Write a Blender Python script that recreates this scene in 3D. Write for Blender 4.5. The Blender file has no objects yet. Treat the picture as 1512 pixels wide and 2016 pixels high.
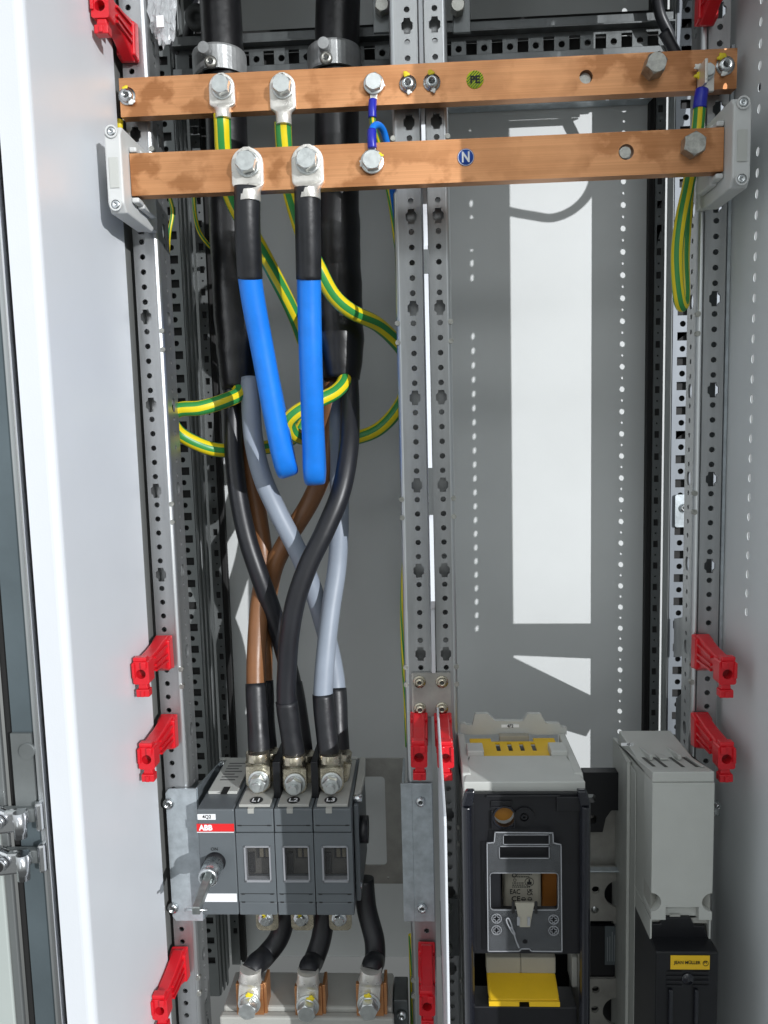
import bpy, bmesh, math, random
from mathutils import Vector, Matrix
random.seed(7)
S = bpy.context.scene
COL = S.collection
# ------------------------------------------------------------------ camera
M3 = Matrix(((0.99862291, 0.04545648, -0.02619143),
             (-0.02114604, -0.10812677, -0.99391219),
             (-0.04801175, 0.99309733, -0.10701665)))   # world -> (right, down, forward)
FPX = 1513.0
cd = bpy.data.cameras.new('camera'); cam = bpy.data.objects.new('camera', cd); COL.objects.link(cam)
cd.sensor_fit = 'HORIZONTAL'; cd.sensor_width = 36.0; cd.lens = FPX / 1512 * 36.0
cd.clip_start = 0.02; cd.clip_end = 60
cam.matrix_world = Matrix((( M3[0][0], -M3[1][0], -M3[2][0], 0), (M3[0][1], -M3[1][1], -M3[2][1], 0),
                           (M3[0][2], -M3[1][2], -M3[2][2], 0), (0, 0, 0, 1)))
S.camera = cam
# ------------------------------------------------------------------ light
w = bpy.data.worlds.new('World'); S.world = w; w.use_nodes = True
nt = w.node_tree; nt.nodes.clear()
wo = nt.nodes.new('ShaderNodeOutputWorld'); bg = nt.nodes.new('ShaderNodeBackground')
tc = nt.nodes.new('ShaderNodeTexCoord'); sx = nt.nodes.new('ShaderNodeSeparateXYZ')
rp = nt.nodes.new('ShaderNodeValToRGB'); mr = nt.nodes.new('ShaderNodeMapRange')
nt.links.new(tc.outputs['Generated'], sx.inputs[0]); nt.links.new(sx.outputs[2], mr.inputs[0])
mr.inputs[1].default_value = -1; mr.inputs[2].default_value = 1
nt.links.new(mr.outputs[0], rp.inputs[0])
e = rp.color_ramp.elements
e[0].position = 0.15; e[0].color = (0.10, 0.105, 0.105, 1)
e[1].position = 0.85; e[1].color = (0.80, 0.85, 0.88, 1)
x_ = rp.color_ramp.elements.new(0.5); x_.color = (0.42, 0.44, 0.43, 1)
nt.links.new(rp.outputs[0], bg.inputs[0]); nt.links.new(bg.outputs[0], wo.inputs[0])
bg.inputs[1].default_value = 1.0
def lamp(name, kind, loc, target, power, size, color=(1, 1, 1), **k):
    l = bpy.data.lights.new(name, kind); o = bpy.data.objects.new(name, l); COL.objects.link(o)
    o.location = loc; o.rotation_euler = (Vector(target) - Vector(loc)).to_track_quat('-Z', 'Y').to_euler()
    l.energy = power; l.color = color
    if kind == 'AREA':
        l.shape = 'RECTANGLE'; l.size = size[0]; l.size_y = size[1]
    else: l.shadow_soft_size = size
    for a, b in k.items(): setattr(l, a, b)
    return o
lamp('work_lamp', 'SPOT', (4.12, -4.82, 1.50), (0, .65, -.05), 2150, 0.025, (.975, .985, 1), spot_size=math.radians(24), spot_blend=.2)
lamp('hall_tube_lamp', 'AREA', (0.5, -1.9, 1.7), (0, .65, 0), 10, (1.6, .35), (.95, .98, 1))
lamp('hall_tube_lamp', 'AREA', (-1.1, -2.1, -.2), (0, .65, -.1), 3.5, (.5, 1.8), (.9, .96, 1))
S.view_settings.view_transform = 'Standard'; S.view_settings.look = 'None'
S.view_settings.gamma = 1; S.view_settings.exposure = 0
S.render.engine = 'CYCLES'; S.cycles.max_bounces = 8; S.cycles.transparent_max_bounces = 8

# ------------------------------------------------------------------ maths
def P(px, py, Y):
    """point on the plane at depth Y seen at photo pixel px, py"""
    v = M3.transposed() @ Vector(((px - 756) / FPX, (py - 1008) / FPX, 1.0))
    return v * (Y / v.y)
YS, YPE, YN, YW = .665, .645, .600, .900
ZT, ZB = .53, -.66

# ------------------------------------------------------------------ materials
def mat(name, color, rough=.5, metal=0, noise=0, nscale=40, stretch=(1, 1, 1), bump=0, bscale=300, color2=None,
        rvar=0, spec=.5, alpha=1, coat=0, emis=None, contrast=(.35, .65)):
    m = bpy.data.materials.new(name); m.use_nodes = True
    t = m.node_tree; b = t.nodes['Principled BSDF']
    b.inputs['Base Color'].default_value = (*color, 1); b.inputs['Roughness'].default_value = rough
    b.inputs['Metallic'].default_value = metal; b.inputs['Specular IOR Level'].default_value = spec
    b.inputs['Alpha'].default_value = alpha; b.inputs['Coat Weight'].default_value = coat
    tc = t.nodes.new('ShaderNodeTexCoord'); mp = t.nodes.new('ShaderNodeMapping')
    t.links.new(tc.outputs['Object'], mp.inputs[0]); mp.inputs['Scale'].default_value = stretch
    n = t.nodes.new('ShaderNodeTexNoise'); n.inputs['Scale'].default_value = nscale; n.inputs['Detail'].default_value = 6
    n.inputs['Roughness'].default_value = .6
    t.links.new(mp.outputs[0], n.inputs[0])
    if noise or color2:
        r = t.nodes.new('ShaderNodeValToRGB'); t.links.new(n.outputs[0], r.inputs[0])
        c2 = color2 or tuple(c * (1 - noise) for c in color)
        r.color_ramp.elements[0].position = contrast[0]; r.color_ramp.elements[1].position = contrast[1]
        r.color_ramp.elements[0].color = (*c2, 1); r.color_ramp.elements[1].color = (*color, 1)
        t.links.new(r.outputs[0], b.inputs['Base Color'])
    if rvar:
        q = t.nodes.new('ShaderNodeMapRange'); t.links.new(n.outputs[0], q.inputs[0])
        q.inputs[1].default_value = .3; q.inputs[2].default_value = .7
        q.inputs[3].default_value = rough - rvar; q.inputs[4].default_value = rough + rvar
        t.links.new(q.outputs[0], b.inputs['Roughness'])
    if bump:
        n2 = t.nodes.new('ShaderNodeTexNoise'); n2.inputs['Scale'].default_value = bscale; n2.inputs['Detail'].default_value = 3
        t.links.new(tc.outputs['Object'], n2.inputs[0])
        bp = t.nodes.new('ShaderNodeBump'); bp.inputs['Strength'].default_value = bump; bp.inputs['Distance'].default_value = .001
        t.links.new(n2.outputs[0], bp.inputs['Height']); t.links.new(bp.outputs[0], b.inputs['Normal'])
    return m
WHITE = mat('white_powder_coat', (.69, .715, .75), .38, noise=.05, nscale=6, bump=.08, bscale=900)
WALL = mat('grey_powder_coat', (.66, .68, .675), .5, noise=.06, nscale=7, bump=.08, bscale=900)
RWALL = mat('light_grey_side_coat', (.70, .73, .74), .45, noise=.06, nscale=7, bump=.08, bscale=900)
STEEL = mat('galvanised_steel', (.47, .48, .485), .40, .85, noise=.22, nscale=70, stretch=(1, 1, .12), rvar=.07, bump=.04, bscale=300)
STEELD = mat('shade_darkened_steel', (.15, .16, .162), .42, .7, noise=.3, nscale=45, stretch=(1, 1, .15), rvar=.10, bump=.1, bscale=400)  # galvanised steel darkened in colour for the shade under the roof
PLATE = mat('rolled_zinc_sheet', (.40, .39, .36), .42, .4, noise=.28, nscale=38, rvar=.12, bump=.15, bscale=700)
GALV = mat('spangled_zinc_sheet', (.50, .55, .58), .38, .45, noise=.25, nscale=90, rvar=.1, bump=.1, bscale=500)
ZINC = mat('bright_zinc', (.70, .73, .74), .27, 1, noise=.15, nscale=220, rvar=.06)
EDGE = mat('bent_zinc_edge', (.62, .64, .65), .36, .9, noise=.12, nscale=60, stretch=(1, 1, .1))
BOLTM = mat('bolt_steel', (.66, .69, .68), .36, .85, noise=.12, nscale=260, rvar=.08, bump=.08, bscale=900)
NICK = mat('worn_nickel', (.50, .50, .46), .42, .85, noise=.4, nscale=260, rvar=.1)
TIN = mat('tinned_copper', (.74, .72, .67), .36, .6, noise=.12, nscale=120, rvar=.12, bump=.2, bscale=500)
BRASST = mat('plated_brass', (.66, .60, .47), .26, .95, noise=.3, nscale=100, rvar=.1, bump=.15, bscale=300)
CHROME = mat('polished_hinge_metal', (.72, .73, .75), .22, 1)
DULL = mat('dull_hinge_metal', (.26, .28, .28), .5, .6, noise=.3, nscale=12)
RIB = mat('ribbed_profile_steel', (.25, .265, .265), .42, .6, noise=.15, nscale=20, stretch=(1, 1, .1))
ALU = mat('cast_aluminium', (.42, .43, .43), .45, .6, noise=.3, nscale=60, bump=.2, bscale=400)
BLACK = mat('black_plastic', (.007, .0075, .010), .42, noise=.3, nscale=50, bump=.05)
BLACKG = mat('glossy_dark_plastic', (.010, .011, .016), .24, coat=.3)
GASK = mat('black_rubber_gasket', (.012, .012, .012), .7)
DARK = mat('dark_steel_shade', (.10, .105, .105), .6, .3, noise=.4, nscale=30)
SHEATH = mat('black_cable_sheath', (.008, .008, .009), .34, noise=.3, nscale=30, stretch=(1, 1, .3), bump=.5, bscale=60)
SHRINK = mat('black_heat_shrink', (.014, .015, .018), .42, noise=.3, nscale=60, bump=.3, bscale=120, rvar=.08)
BLKC = mat('black_insulation', (.014, .015, .019), .40, noise=.25, nscale=30, bump=.1, bscale=120)
GRYC = mat('grey_insulation', (.27, .31, .37), .46, noise=.1, nscale=30, bump=.05)
BRNC = mat('brown_insulation', (.24, .105, .042), .38, noise=.15, nscale=40, bump=.1)
BLUC = mat('blue_insulation', (.010, .205, .78), .38, noise=.12, nscale=60, bump=.25, bscale=90)
BLUS = mat('blue_sleeve', (.012, .02, .38), .35)
RED = mat('red_plastic', (.66, .012, .022), .30, noise=.12, nscale=40, bump=.06)
INSU = mat('light_grey_insulator', (.60, .61, .60), .5, noise=.05, nscale=40, bump=.06)
LGREY = mat('pale_grey_plastic', (.50, .51, .48), .5, noise=.06, nscale=30, bump=.12, bscale=1200)
OGREY = mat('old_grey_plastic', (.40, .40, .37), .55, noise=.08, nscale=30, bump=.12, bscale=1200)
DGREY = mat('slate_grey_plastic', (.115, .130, .140), .42, noise=.08, nscale=30, bump=.12, bscale=1500)
YEL = mat('yellow_plastic', (.80, .50, .015), .45, noise=.1, nscale=30, bump=.1)
YPAINT = mat('yellow_marking_paint', (.85, .68, .02), .5, noise=.2, nscale=200)
WPAINT = mat('white_sealing_lacquer', (.82, .82, .78), .4)
PRWHITE = mat('white_label', (.85, .86, .87), .5)
INK = mat('black_print', (.01, .01, .01), .6)
DECALB = mat('blue_sticker', (.012, .075, .40), .45)
DECALR = mat('red_band', (.72, .018, .02), .45)
GREENP = mat('green_print', (.10, .22, .01), .5)
STKY = mat('lime_sticker', (.72, .80, .02), .5)
BEIGE = mat('beige_plastic', (.36, .34, .28), .55, noise=.1, nscale=40)
BRNIN = mat('amber_plastic', (.35, .13, .02), .5)
ORANGE = mat('orange_plastic', (.50, .22, .03), .5)
CLEAR = mat('smoky_clear_plastic', (.16, .17, .18), .16, noise=.3, nscale=50, alpha=.30, coat=.5)
CLEARW = mat('clear_window', (.12, .12, .12), .08, alpha=.14, coat=.3)
RIM = mat('frosted_clear_edge', (.36, .37, .39), .3, alpha=.8)
BAGM = mat('clear_foil', (.75, .78, .80), .12, alpha=.38, coat=1)
RODM = mat('grey_shaft_steel', (.42, .45, .44), .28, .8, noise=.3, nscale=80)

def copper_mat():
    m = mat('copper_bar', (.71, .385, .225), .36, .68)
    t = m.node_tree; b = t.nodes['Principled BSDF']
    tc = t.nodes.new('ShaderNodeTexCoord')
    def noise(sc, st, det=5):
        mp = t.nodes.new('ShaderNodeMapping'); mp.inputs['Scale'].default_value = st
        n = t.nodes.new('ShaderNodeTexNoise'); n.inputs['Scale'].default_value = sc; n.inputs['Detail'].default_value = det
        t.links.new(tc.outputs['Object'], mp.inputs[0]); t.links.new(mp.outputs[0], n.inputs[0]); return n
    def ramp(n, p0, p1, c0, c1):
        r = t.nodes.new('ShaderNodeValToRGB'); t.links.new(n.outputs[0], r.inputs[0])
        r.color_ramp.elements[0].position = p0; r.color_ramp.elements[1].position = p1
        r.color_ramp.elements[0].color = (*c0, 1); r.color_ramp.elements[1].color = (*c1, 1); return r
    def mul(a, bb, f):
        x = t.nodes.new('ShaderNodeMix'); x.data_type = 'RGBA'; x.blend_type = 'MULTIPLY'; x.inputs[0].default_value = f
        t.links.new(a.outputs[0] if len(a.outputs) < 3 else a.outputs[2], x.inputs[6]); t.links.new(bb.outputs[0], x.inputs[7]); return x
    base = ramp(noise(7, (1, 1, 1)), .35, .65, (.61, .295, .130), (.67, .335, .160))
    stain = ramp(noise(11, (1, 1, 1.6), 9), .37, .53, (.62, .52, .42), (1, 1, 1))
    smudge = ramp(noise(38, (1, 1, 1.2), 10), .44, .53, (.56, .47, .37), (1, 1, 1))
    scr = ramp(noise(200, (.02, .2, 5), 3), .35, .6, (.86, .84, .82), (1, 1, 1))
    a = mul(base, stain, .55)
    mk = ramp(noise(5.5, (1, 1, 1), 5), .44, .52, (0, 0, 0), (1, 1, 1))
    sm = t.nodes.new('ShaderNodeMix'); sm.data_type = 'RGBA'; sm.inputs[6].default_value = (1, 1, 1, 1)
    t.links.new(mk.outputs[0], sm.inputs[0]); t.links.new(smudge.outputs[0], sm.inputs[7])
    x = t.nodes.new('ShaderNodeMix'); x.data_type = 'RGBA'; x.blend_type = 'MULTIPLY'; x.inputs[0].default_value = .8
    t.links.new(a.outputs[2], x.inputs[6]); t.links.new(sm.outputs[2], x.inputs[7]); a = mul(x, scr, .9)
    t.links.new(a.outputs[2], b.inputs['Base Color'])
    q = t.nodes.new('ShaderNodeMapRange'); t.links.new(noise(30, (1, 1, 1)).outputs[0], q.inputs[0])
    q.inputs[3].default_value = .28; q.inputs[4].default_value = .52; t.links.new(q.outputs[0], b.inputs['Roughness'])
    return m
COPPER = copper_mat()
def yg_mat(name, off=0.0, twist=0.0):
    m = bpy.data.materials.new(name); m.use_nodes = True
    t = m.node_tree; b = t.nodes['Principled BSDF']; b.inputs['Roughness'].default_value = .38
    tc = t.nodes.new('ShaderNodeTexCoord'); sp = t.nodes.new('ShaderNodeSeparateXYZ'); t.links.new(tc.outputs['UV'], sp.inputs[0])
    def mth(op, a, bv):
        n = t.nodes.new('ShaderNodeMath'); n.operation = op
        if hasattr(a, 'is_linked'): t.links.new(a, n.inputs[0])
        if hasattr(bv, 'is_linked'): t.links.new(bv, n.inputs[1])
        else: n.inputs[1].default_value = bv
        return n.outputs[0]
    u = mth('MULTIPLY', sp.outputs[0], 4.0); v = mth('MULTIPLY', sp.outputs[1], twist)
    s = mth('FRACT', mth('ADD', mth('ADD', u, v), off + 50), 0)
    g = mth('GREATER_THAN', s, .48)
    mx = t.nodes.new('ShaderNodeMix'); mx.data_type = 'RGBA'
    mx.inputs[6].default_value = (.78, .62, .012, 1); mx.inputs[7].default_value = (.035, .27, .06, 1)
    t.links.new(g, mx.inputs[0]); t.links.new(mx.outputs[2], b.inputs['Base Color'])
    return m
YG = yg_mat('green_yellow_insulation', .1, .35)
YGT = yg_mat('green_yellow_thin_insulation', .3, 1.5)

# ------------------------------------------------------------------ object helpers
def tag(o, label=None, cat=None, group=None, kind=None):
    if label: o['label'] = label
    if cat: o['category'] = cat
    if group: o['group'] = group
    if kind: o['kind'] = kind
    return o
def empty(name, loc, label, cat, group=None):
    o = bpy.data.objects.new(name, None); COL.objects.link(o); o.location = loc; o.empty_display_size = .01
    return tag(o, label, cat, group)
def link_mesh(name, me, m, parent=None, bevel=0, smooth=False, world=True):
    o = bpy.data.objects.new(name, me); COL.objects.link(o)
    me.materials.clear(); me.materials.append(m)
    if smooth:
        for p in me.polygons: p.use_smooth = True
    if bevel:
        b = o.modifiers.new('bevel', 'BEVEL'); b.width = bevel; b.segments = 2; b.limit_method = 'ANGLE'; b.angle_limit = math.radians(35)
    if parent is not None:
        o.parent = parent
        if world:  # mesh data is in world space; move it into the parent's space
            off = Vector((0, 0, 0)); p = parent
            while p is not None: off += p.location; p = p.parent
            me.transform(Matrix.Translation(-off))
    return o
class MB:
    def __init__(s): s.b = bmesh.new()
    def hexa(s, q):
        v = [s.b.verts.new(p) for p in q]
        for f in ((0, 1, 2, 3), (7, 6, 5, 4), (0, 4, 5, 1), (1, 5, 6, 2), (2, 6, 7, 3), (3, 7, 4, 0)): s.b.faces.new([v[i] for i in f])
        return s
    def box(s, x0, x1, y0, y1, z0, z1):
        return s.hexa([(x0, y0, z0), (x1, y0, z0), (x1, y0, z1), (x0, y0, z1), (x0, y1, z0), (x1, y1, z0), (x1, y1, z1), (x0, y1, z1)])
    def pbox(s, px0, py0, px1, py1, Y, d):
        """front face spans the photo pixels on the plane Y, extruded d away from the viewer"""
        a = P(px0, py1, Y); c = P(px1, py0, Y)
        return s.box(a.x, c.x, Y, Y + d, a.z, c.z)
    def prism(s, pts, off):
        off = Vector(off); a = [s.b.verts.new(p) for p in pts]; c = [s.b.verts.new(Vector(p) + off) for p in pts]
        n = len(pts); s.b.faces.new(a); s.b.faces.new(c[::-1])
        for i in range(n): s.b.faces.new((a[i], c[i], c[(i + 1) % n], a[(i + 1) % n]))
        return s
    def cyl(s, p0, p1, r, r1=None, n=20, cap=True):
        p0, p1 = Vector(p0), Vector(p1); r1 = r if r1 is None else r1; d = (p1 - p0).normalized()
        u = d.cross(Vector((.12, .3, 1)).normalized() if abs(d.z) < .9 else Vector((1, 0, 0))).normalized(); v = d.cross(u)
        A, B = [], []
        for i in range(n):
            a = 2 * math.pi * i / n; c = u * math.cos(a) + v * math.sin(a)
            A.append(s.b.verts.new(p0 + c * r)); B.append(s.b.verts.new(p1 + c * r1))
        for i in range(n): f = s.b.faces.new((A[i], A[(i + 1) % n], B[(i + 1) % n], B[i])); f.smooth = True
        if cap: s.b.faces.new(A[::-1]); s.b.faces.new(B)
        return s
    def ring(s, c, r0, r1, y0, y1, n=28):
        """annulus round the Y axis"""
        L = []
        for (r, y) in ((r0, y0), (r1, y0), (r1, y1), (r0, y1)):
            L.append([s.b.verts.new((c[0] + r * math.cos(2 * math.pi * i / n), y, c[2] + r * math.sin(2 * math.pi * i / n))) for i in range(n)])
        for k in range(4):
            for i in range(n): s.b.faces.new((L[k][i], L[k][(i + 1) % n], L[(k + 1) % 4][(i + 1) % n], L[(k + 1) % 4][i]))
        return s
    def lathe(s, c, prof, axis='y', n=28):
        L = []
        for (r, h) in prof:
            row = []
            for i in range(n):
                a = 2 * math.pi * i / n
                if axis == 'y': p = (c[0] + r * math.cos(a), c[1] + h, c[2] + r * math.sin(a))
                else: p = (c[0] + r * math.cos(a), c[1] + r * math.sin(a), c[2] + h)
                row.append(s.b.verts.new(p))
            L.append(row)
        for k in range(len(L) - 1):
            for i in range(n): f = s.b.faces.new((L[k][i], L[k][(i + 1) % n], L[k + 1][(i + 1) % n], L[k + 1][i])); f.smooth = True
        s.b.faces.new(L[0]); s.b.faces.new(L[-1][::-1])
        return s
    def build(s, name, m, parent=None, bevel=0, smooth=False):
        bmesh.ops.recalc_face_normals(s.b, faces=s.b.faces)
        me = bpy.data.meshes.new(name); s.b.to_mesh(me); s.b.free()
        return link_mesh(name, me, m, parent, bevel, smooth)
def circ(cx, cy, r, n=12): return [(cx + r * math.cos(2 * math.pi * i / n), cy + r * math.sin(2 * math.pi * i / n)) for i in range(n)]
def rect(cx, cy, w_, h_): return [(cx - w_ / 2, cy - h_ / 2), (cx + w_ / 2, cy - h_ / 2), (cx + w_ / 2, cy + h_ / 2), (cx - w_ / 2, cy + h_ / 2)]
def rrect(x0, y0, x1, y1, r, n=4):
    o = []
    for cx, cy, a0 in ((x1 - r, y1 - r, 0), (x0 + r, y1 - r, 90), (x0 + r, y0 + r, 180), (x1 - r, y0 + r, 270)):
        for i in range(n + 1):
            a = math.radians(a0 + 90 * i / n); o.append((cx + r * math.cos(a), cy + r * math.sin(a)))
    return o
def shoelace(p): return abs(sum(p[i][0] * p[(i + 1) % len(p)][1] - p[(i + 1) % len(p)][0] * p[i][1] for i in range(len(p)))) / 2
def plate_mesh(outline, holes, thick, mtx):
    """flat sheet with holes; the fill is checked against the true area and redone if it failed"""
    want = 2 * (shoelace(outline) - sum(shoelace(h) for h in holes)); best = None
    for k in range(12):
        rn = random.Random(k); c = bpy.data.curves.new('tmp', 'CURVE'); c.dimensions = '2D'; c.fill_mode = 'BOTH'; c.extrude = thick / 2
        for n_, pts in enumerate([outline] + list(holes)):
            sp = c.splines.new('POLY'); sp.points.add(len(pts) - 1); sp.use_cyclic_u = True
            jx, jy = (rn.uniform(-1, 1) * 2e-5 * min(k, 3), rn.uniform(-1, 1) * 2e-5 * min(k, 3)) if n_ else (0, 0)
            for i, p in enumerate(pts): sp.points[i].co = ((p[0] + jx) * 100, (p[1] + jy) * 100, 0, 1)
        c.extrude = thick * 50
        o = bpy.data.objects.new('tmp', c); me = bpy.data.meshes.new_from_object(o)
        bpy.data.objects.remove(o); bpy.data.curves.remove(c)
        me.transform(Matrix.Scale(.01, 4))
        got = sum(p.area for p in me.polygons if abs(p.normal.z) > .5); er = abs(got - want) / want
        if best is None or er < best[0]: best = (er, me)
        if er < .01: break
    if best[0] > .01: print('PLATE FILL ERROR', best[0], len(holes))
    me = best[1]; me.transform(mtx); return me
def front(Y, t): return Matrix(((1, 0, 0, 0), (0, 0, -1, Y + t / 2), (0, 1, 0, 0), (0, 0, 0, 1)))     # (x,z) drawing facing the viewer
def sidem(X): return Matrix(((0, 0, 1, X), (1, 0, 0, 0), (0, 1, 0, 0), (0, 0, 0, 1)))                  # (y,z) drawing facing sideways
def plate(name, outline, holes, Y, t, m, parent=None, bevel=0):
    return link_mesh(name, plate_mesh(outline, holes, t, front(Y, t)), m, parent, bevel)
def pp(px, py, Y): v = P(px, py, Y); return (v.x, v.z)
def ppoly(pts, Y): return [pp(a, b, Y) for a, b in pts]
def text(name, s, px, py, Y, h_, m, parent, align='CENTER', bold=0, sx_=1, rot=0, mtx=None):
    c = bpy.data.curves.new('tmp', 'FONT'); c.body = s; c.size = h_ * 1.38; c.align_x = align; c.align_y = 'CENTER'
    c.extrude = .00012; c.offset = bold; c.resolution_u = 3
    o = bpy.data.objects.new('tmp', c); me = bpy.data.meshes.new_from_object(o); bpy.data.objects.remove(o); bpy.data.curves.remove(c)
    v = P(px, py, Y)
    if mtx is None: mtx = Matrix(((1, 0, 0, 0), (0, 0, -1, 0), (0, 1, 0, 0), (0, 0, 0, 1)))
    me.transform(Matrix.Translation((v.x, Y, v.z)) @ mtx @ Matrix.Rotation(rot, 4, 'Z') @ Matrix.Diagonal((sx_, 1, 1, 1)))
    return link_mesh(name, me, m, parent)
def crom(pts, k=8):
    Q = [Vector(p) for p in pts]; Q = [Q[0] * 2 - Q[1]] + Q + [Q[-1] * 2 - Q[-2]]; o = []
    for i in range(1, len(Q) - 2):
        for j in range(k):
            t = j / k; a, b, c, d = Q[i - 1:i + 3]
            o.append(.5 * ((2 * b) + (c - a) * t + (2 * a - 5 * b + 4 * c - d) * t * t + (3 * b - a - 3 * c + d) * t ** 3))
    o.append(Q[-2]); return o
def tube(name, pts, r, m, parent=None, seg=18, k=8, smooth_path=True, up=(1, .01, 0), square=None):
    C = crom(pts, k) if smooth_path else [Vector(p) for p in pts]
    n = len(C); rr = r if callable(r) else (lambda t: r)
    bm = bmesh.new(); uvl = bm.loops.layers.uv.new('UVMap')
    T = [(C[min(i + 1, n - 1)] - C[max(i - 1, 0)]).normalized() for i in range(n)]
    u = Vector(up); u = (u - T[0] * u.dot(T[0])).normalized(); rows = []; ln = [0]
    for i in range(1, n): ln.append(ln[-1] + (C[i] - C[i - 1]).length)
    for i in range(n):
        u = (u - T[i] * u.dot(T[i])).normalized(); v = T[i].cross(u); q = rr(ln[i] / ln[-1]); row = []
        for j in range(seg):
            a = 2 * math.pi * j / seg; ca, sa = math.cos(a), math.sin(a)
            if square:
                e_ = 2 / square(ln[i] / ln[-1]); ca = math.copysign(abs(ca) ** e_, ca); sa = math.copysign(abs(sa) ** e_, sa)
            row.append(bm.verts.new(C[i] + (u * ca + v * sa) * q))
        rows.append(row)
    for i in range(n - 1):
        for j in range(seg):
            f = bm.faces.new((rows[i][j], rows[i][(j + 1) % seg], rows[i + 1][(j + 1) % seg], rows[i + 1][j])); f.smooth = True
            for lp, (a, b) in zip(f.loops, ((j, i), (j + 1, i), (j + 1, i + 1), (j, i + 1))): lp[uvl].uv = (a / seg, ln[b] * 10)
    for R_, fl in ((rows[0], 1), (rows[-1], 0)):
        f = bm.faces.new(R_[::-1] if fl else R_)
    bmesh.ops.recalc_face_normals(bm, faces=bm.faces)
    me = bpy.data.meshes.new(name); bm.to_mesh(me); bm.free()
    return link_mesh(name, me, m, parent)
def pts3(L): return [P(a, b, y) for a, b, y in L]

def hexprism(mb, c, r, y0, y1, rot=.2, ch=.12):
    """bolt head with chamfered crown, crown at y0 (towards the viewer)"""
    n = 6
    def row(rad, y): return [mb.b.verts.new((c[0] + rad * math.cos(rot + math.pi / 3 * i), y, c[2] + rad * math.sin(rot + math.pi / 3 * i))) for i in range(n)]
    A = row(r, y1); B = row(r, y0 + r * ch); 
    Cc = [mb.b.verts.new((c[0] + r * .84 * math.cos(2 * math.pi * i / 24), y0, c[2] + r * .84 * math.sin(2 * math.pi * i / 24))) for i in range(24)]
    for i in range(n): mb.b.faces.new((A[i], A[(i + 1) % n], B[(i + 1) % n], B[i]))
    mb.b.faces.new(Cc); mb.b.faces.new(A[::-1])
    off = round(rot / (2 * math.pi / 24))
    for i in range(n):
        s0 = (off + 4 * i) % 24
        for k in range(4): 
            if k < 2: mb.b.faces.new((B[i], Cc[(s0 + k + 1) % 24], Cc[(s0 + k) % 24]))
            else: mb.b.faces.new((B[(i + 1) % n], Cc[(s0 + k + 1) % 24], Cc[(s0 + k) % 24]))
        mb.b.faces.new((B[i], B[(i + 1) % n], Cc[(s0 + 2) % 24]))
def bolt(parent, px, py, Yb, r=.0085, h=.006, washer=.011, rot=.3, m=BOLTM, wm=None, paint=None, lacquer=None, spring=True, stud=False):
    """hex bolt whose washer lies on the plane Yb"""
    c = P(px, py, Yb); mb = MB(); y = Yb
    o = None; wt = .0016 if washer else 0
    y2 = Yb - wt - (.002 if spring else 0)
    if stud:
        hexprism(mb, c, r, y2 - h, y2, rot); mb.cyl((c.x, y2 - h, c.z), (c.x, y2 - h - .005, c.z), r * .52, r * .45, 16)
        o = mb.build('bolt', m, parent)
    else:
        hexprism(mb, c, r, y2 - h, y2, rot); o = mb.build('bolt', m, parent)
    if washer:
        q = MB().lathe((c.x, Yb, c.z), [(washer, 0), (washer, -wt * .8), (washer * .95, -wt), (.001, -wt)])
        if spring: q.lathe((c.x, Yb - wt, c.z), [(r * .98, 0), (r * .98, -.002), (.001, -.002)])
        ww = q.build('washer', wm or m, None); reparent(ww, o)
    if paint:
        dx, dz, s_ = paint; blob(o, c.x + dx, y2 - h * .45 if abs(dx) + abs(dz) < r else Yb - wt - .0006, c.z + dz, s_, YPAINT, 'marking_paint')
    if lacquer:
        dx, dz, s_ = lacquer; blob(o, c.x + dx, Yb - .0012, c.z + dz, s_, WPAINT, 'sealing_lacquer')
    return o
def reparent(o, parent):
    off = Vector((0, 0, 0)); p = parent
    while p is not None: off += p.location; p = p.parent
    o.data.transform(Matrix.Translation(-off)); o.parent = parent
def blob(parent, x, y, z, s_, m, name):
    bm = bmesh.new(); bmesh.ops.create_icosphere(bm, subdivisions=3, radius=1)
    for v in bm.verts:
        k = 1 + .35 * math.sin(3 * v.co.x + 5 * x * 900) * math.cos(4 * v.co.z + z * 700)
        v.co = Vector((x + v.co.x * s_ * k, y + v.co.y * s_ * .35, z + v.co.z * s_ * .8 * k))
    me = bpy.data.meshes.new(name); bm.to_mesh(me); bm.free()
    return link_mesh(name, me, m, parent, smooth=True)
def screw(parent, px, py, Yb, r=.0055, m=ZINC, paint=None, lacquer=None, washer=None, name='screw'):
    """pan-head screw with a cross recess"""
    c = P(px, py, Yb); mb = MB()
    y0 = Yb
    if washer: mb.lathe((c.x, Yb, c.z), [(washer, 0), (washer, -.0012), (.001, -.0013)]); y0 = Yb - .0012
    mb.lathe((c.x, y0, c.z), [(r, 0), (r, -.0012), (r * .86, -.0026), (r * .55, -.0034), (r * .50, -.0034), (r * .42, -.0016), (.0001, -.0014)], n=24)
    o = mb.build(name, m, parent)
    q = MB(); s_ = r * .5; a = .5
    for k in range(2):
        d = Vector((math.cos(a + k * math.pi / 2), 0, math.sin(a + k * math.pi / 2))) * s_; e_ = Vector((-d.z, 0, d.x)) * .22
        b_ = Vector((c.x, y0 - .0017 - k * .0002, c.z)); q.prism([b_ - d - e_, b_ + d - e_, b_ + d + e_, b_ - d + e_], (0, -.0004, 0))
    reparent(q.build('recess', DARK, None), o)
    if paint: blob(o, c.x + paint[0], y0 - .0012, c.z + paint[1], paint[2], YPAINT, 'marking_paint')
    if lacquer: blob(o, c.x + lacquer[0], y0 - .0010, c.z + lacquer[1], lacquer[2], WPAINT, 'sealing_lacquer')
    return o
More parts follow.
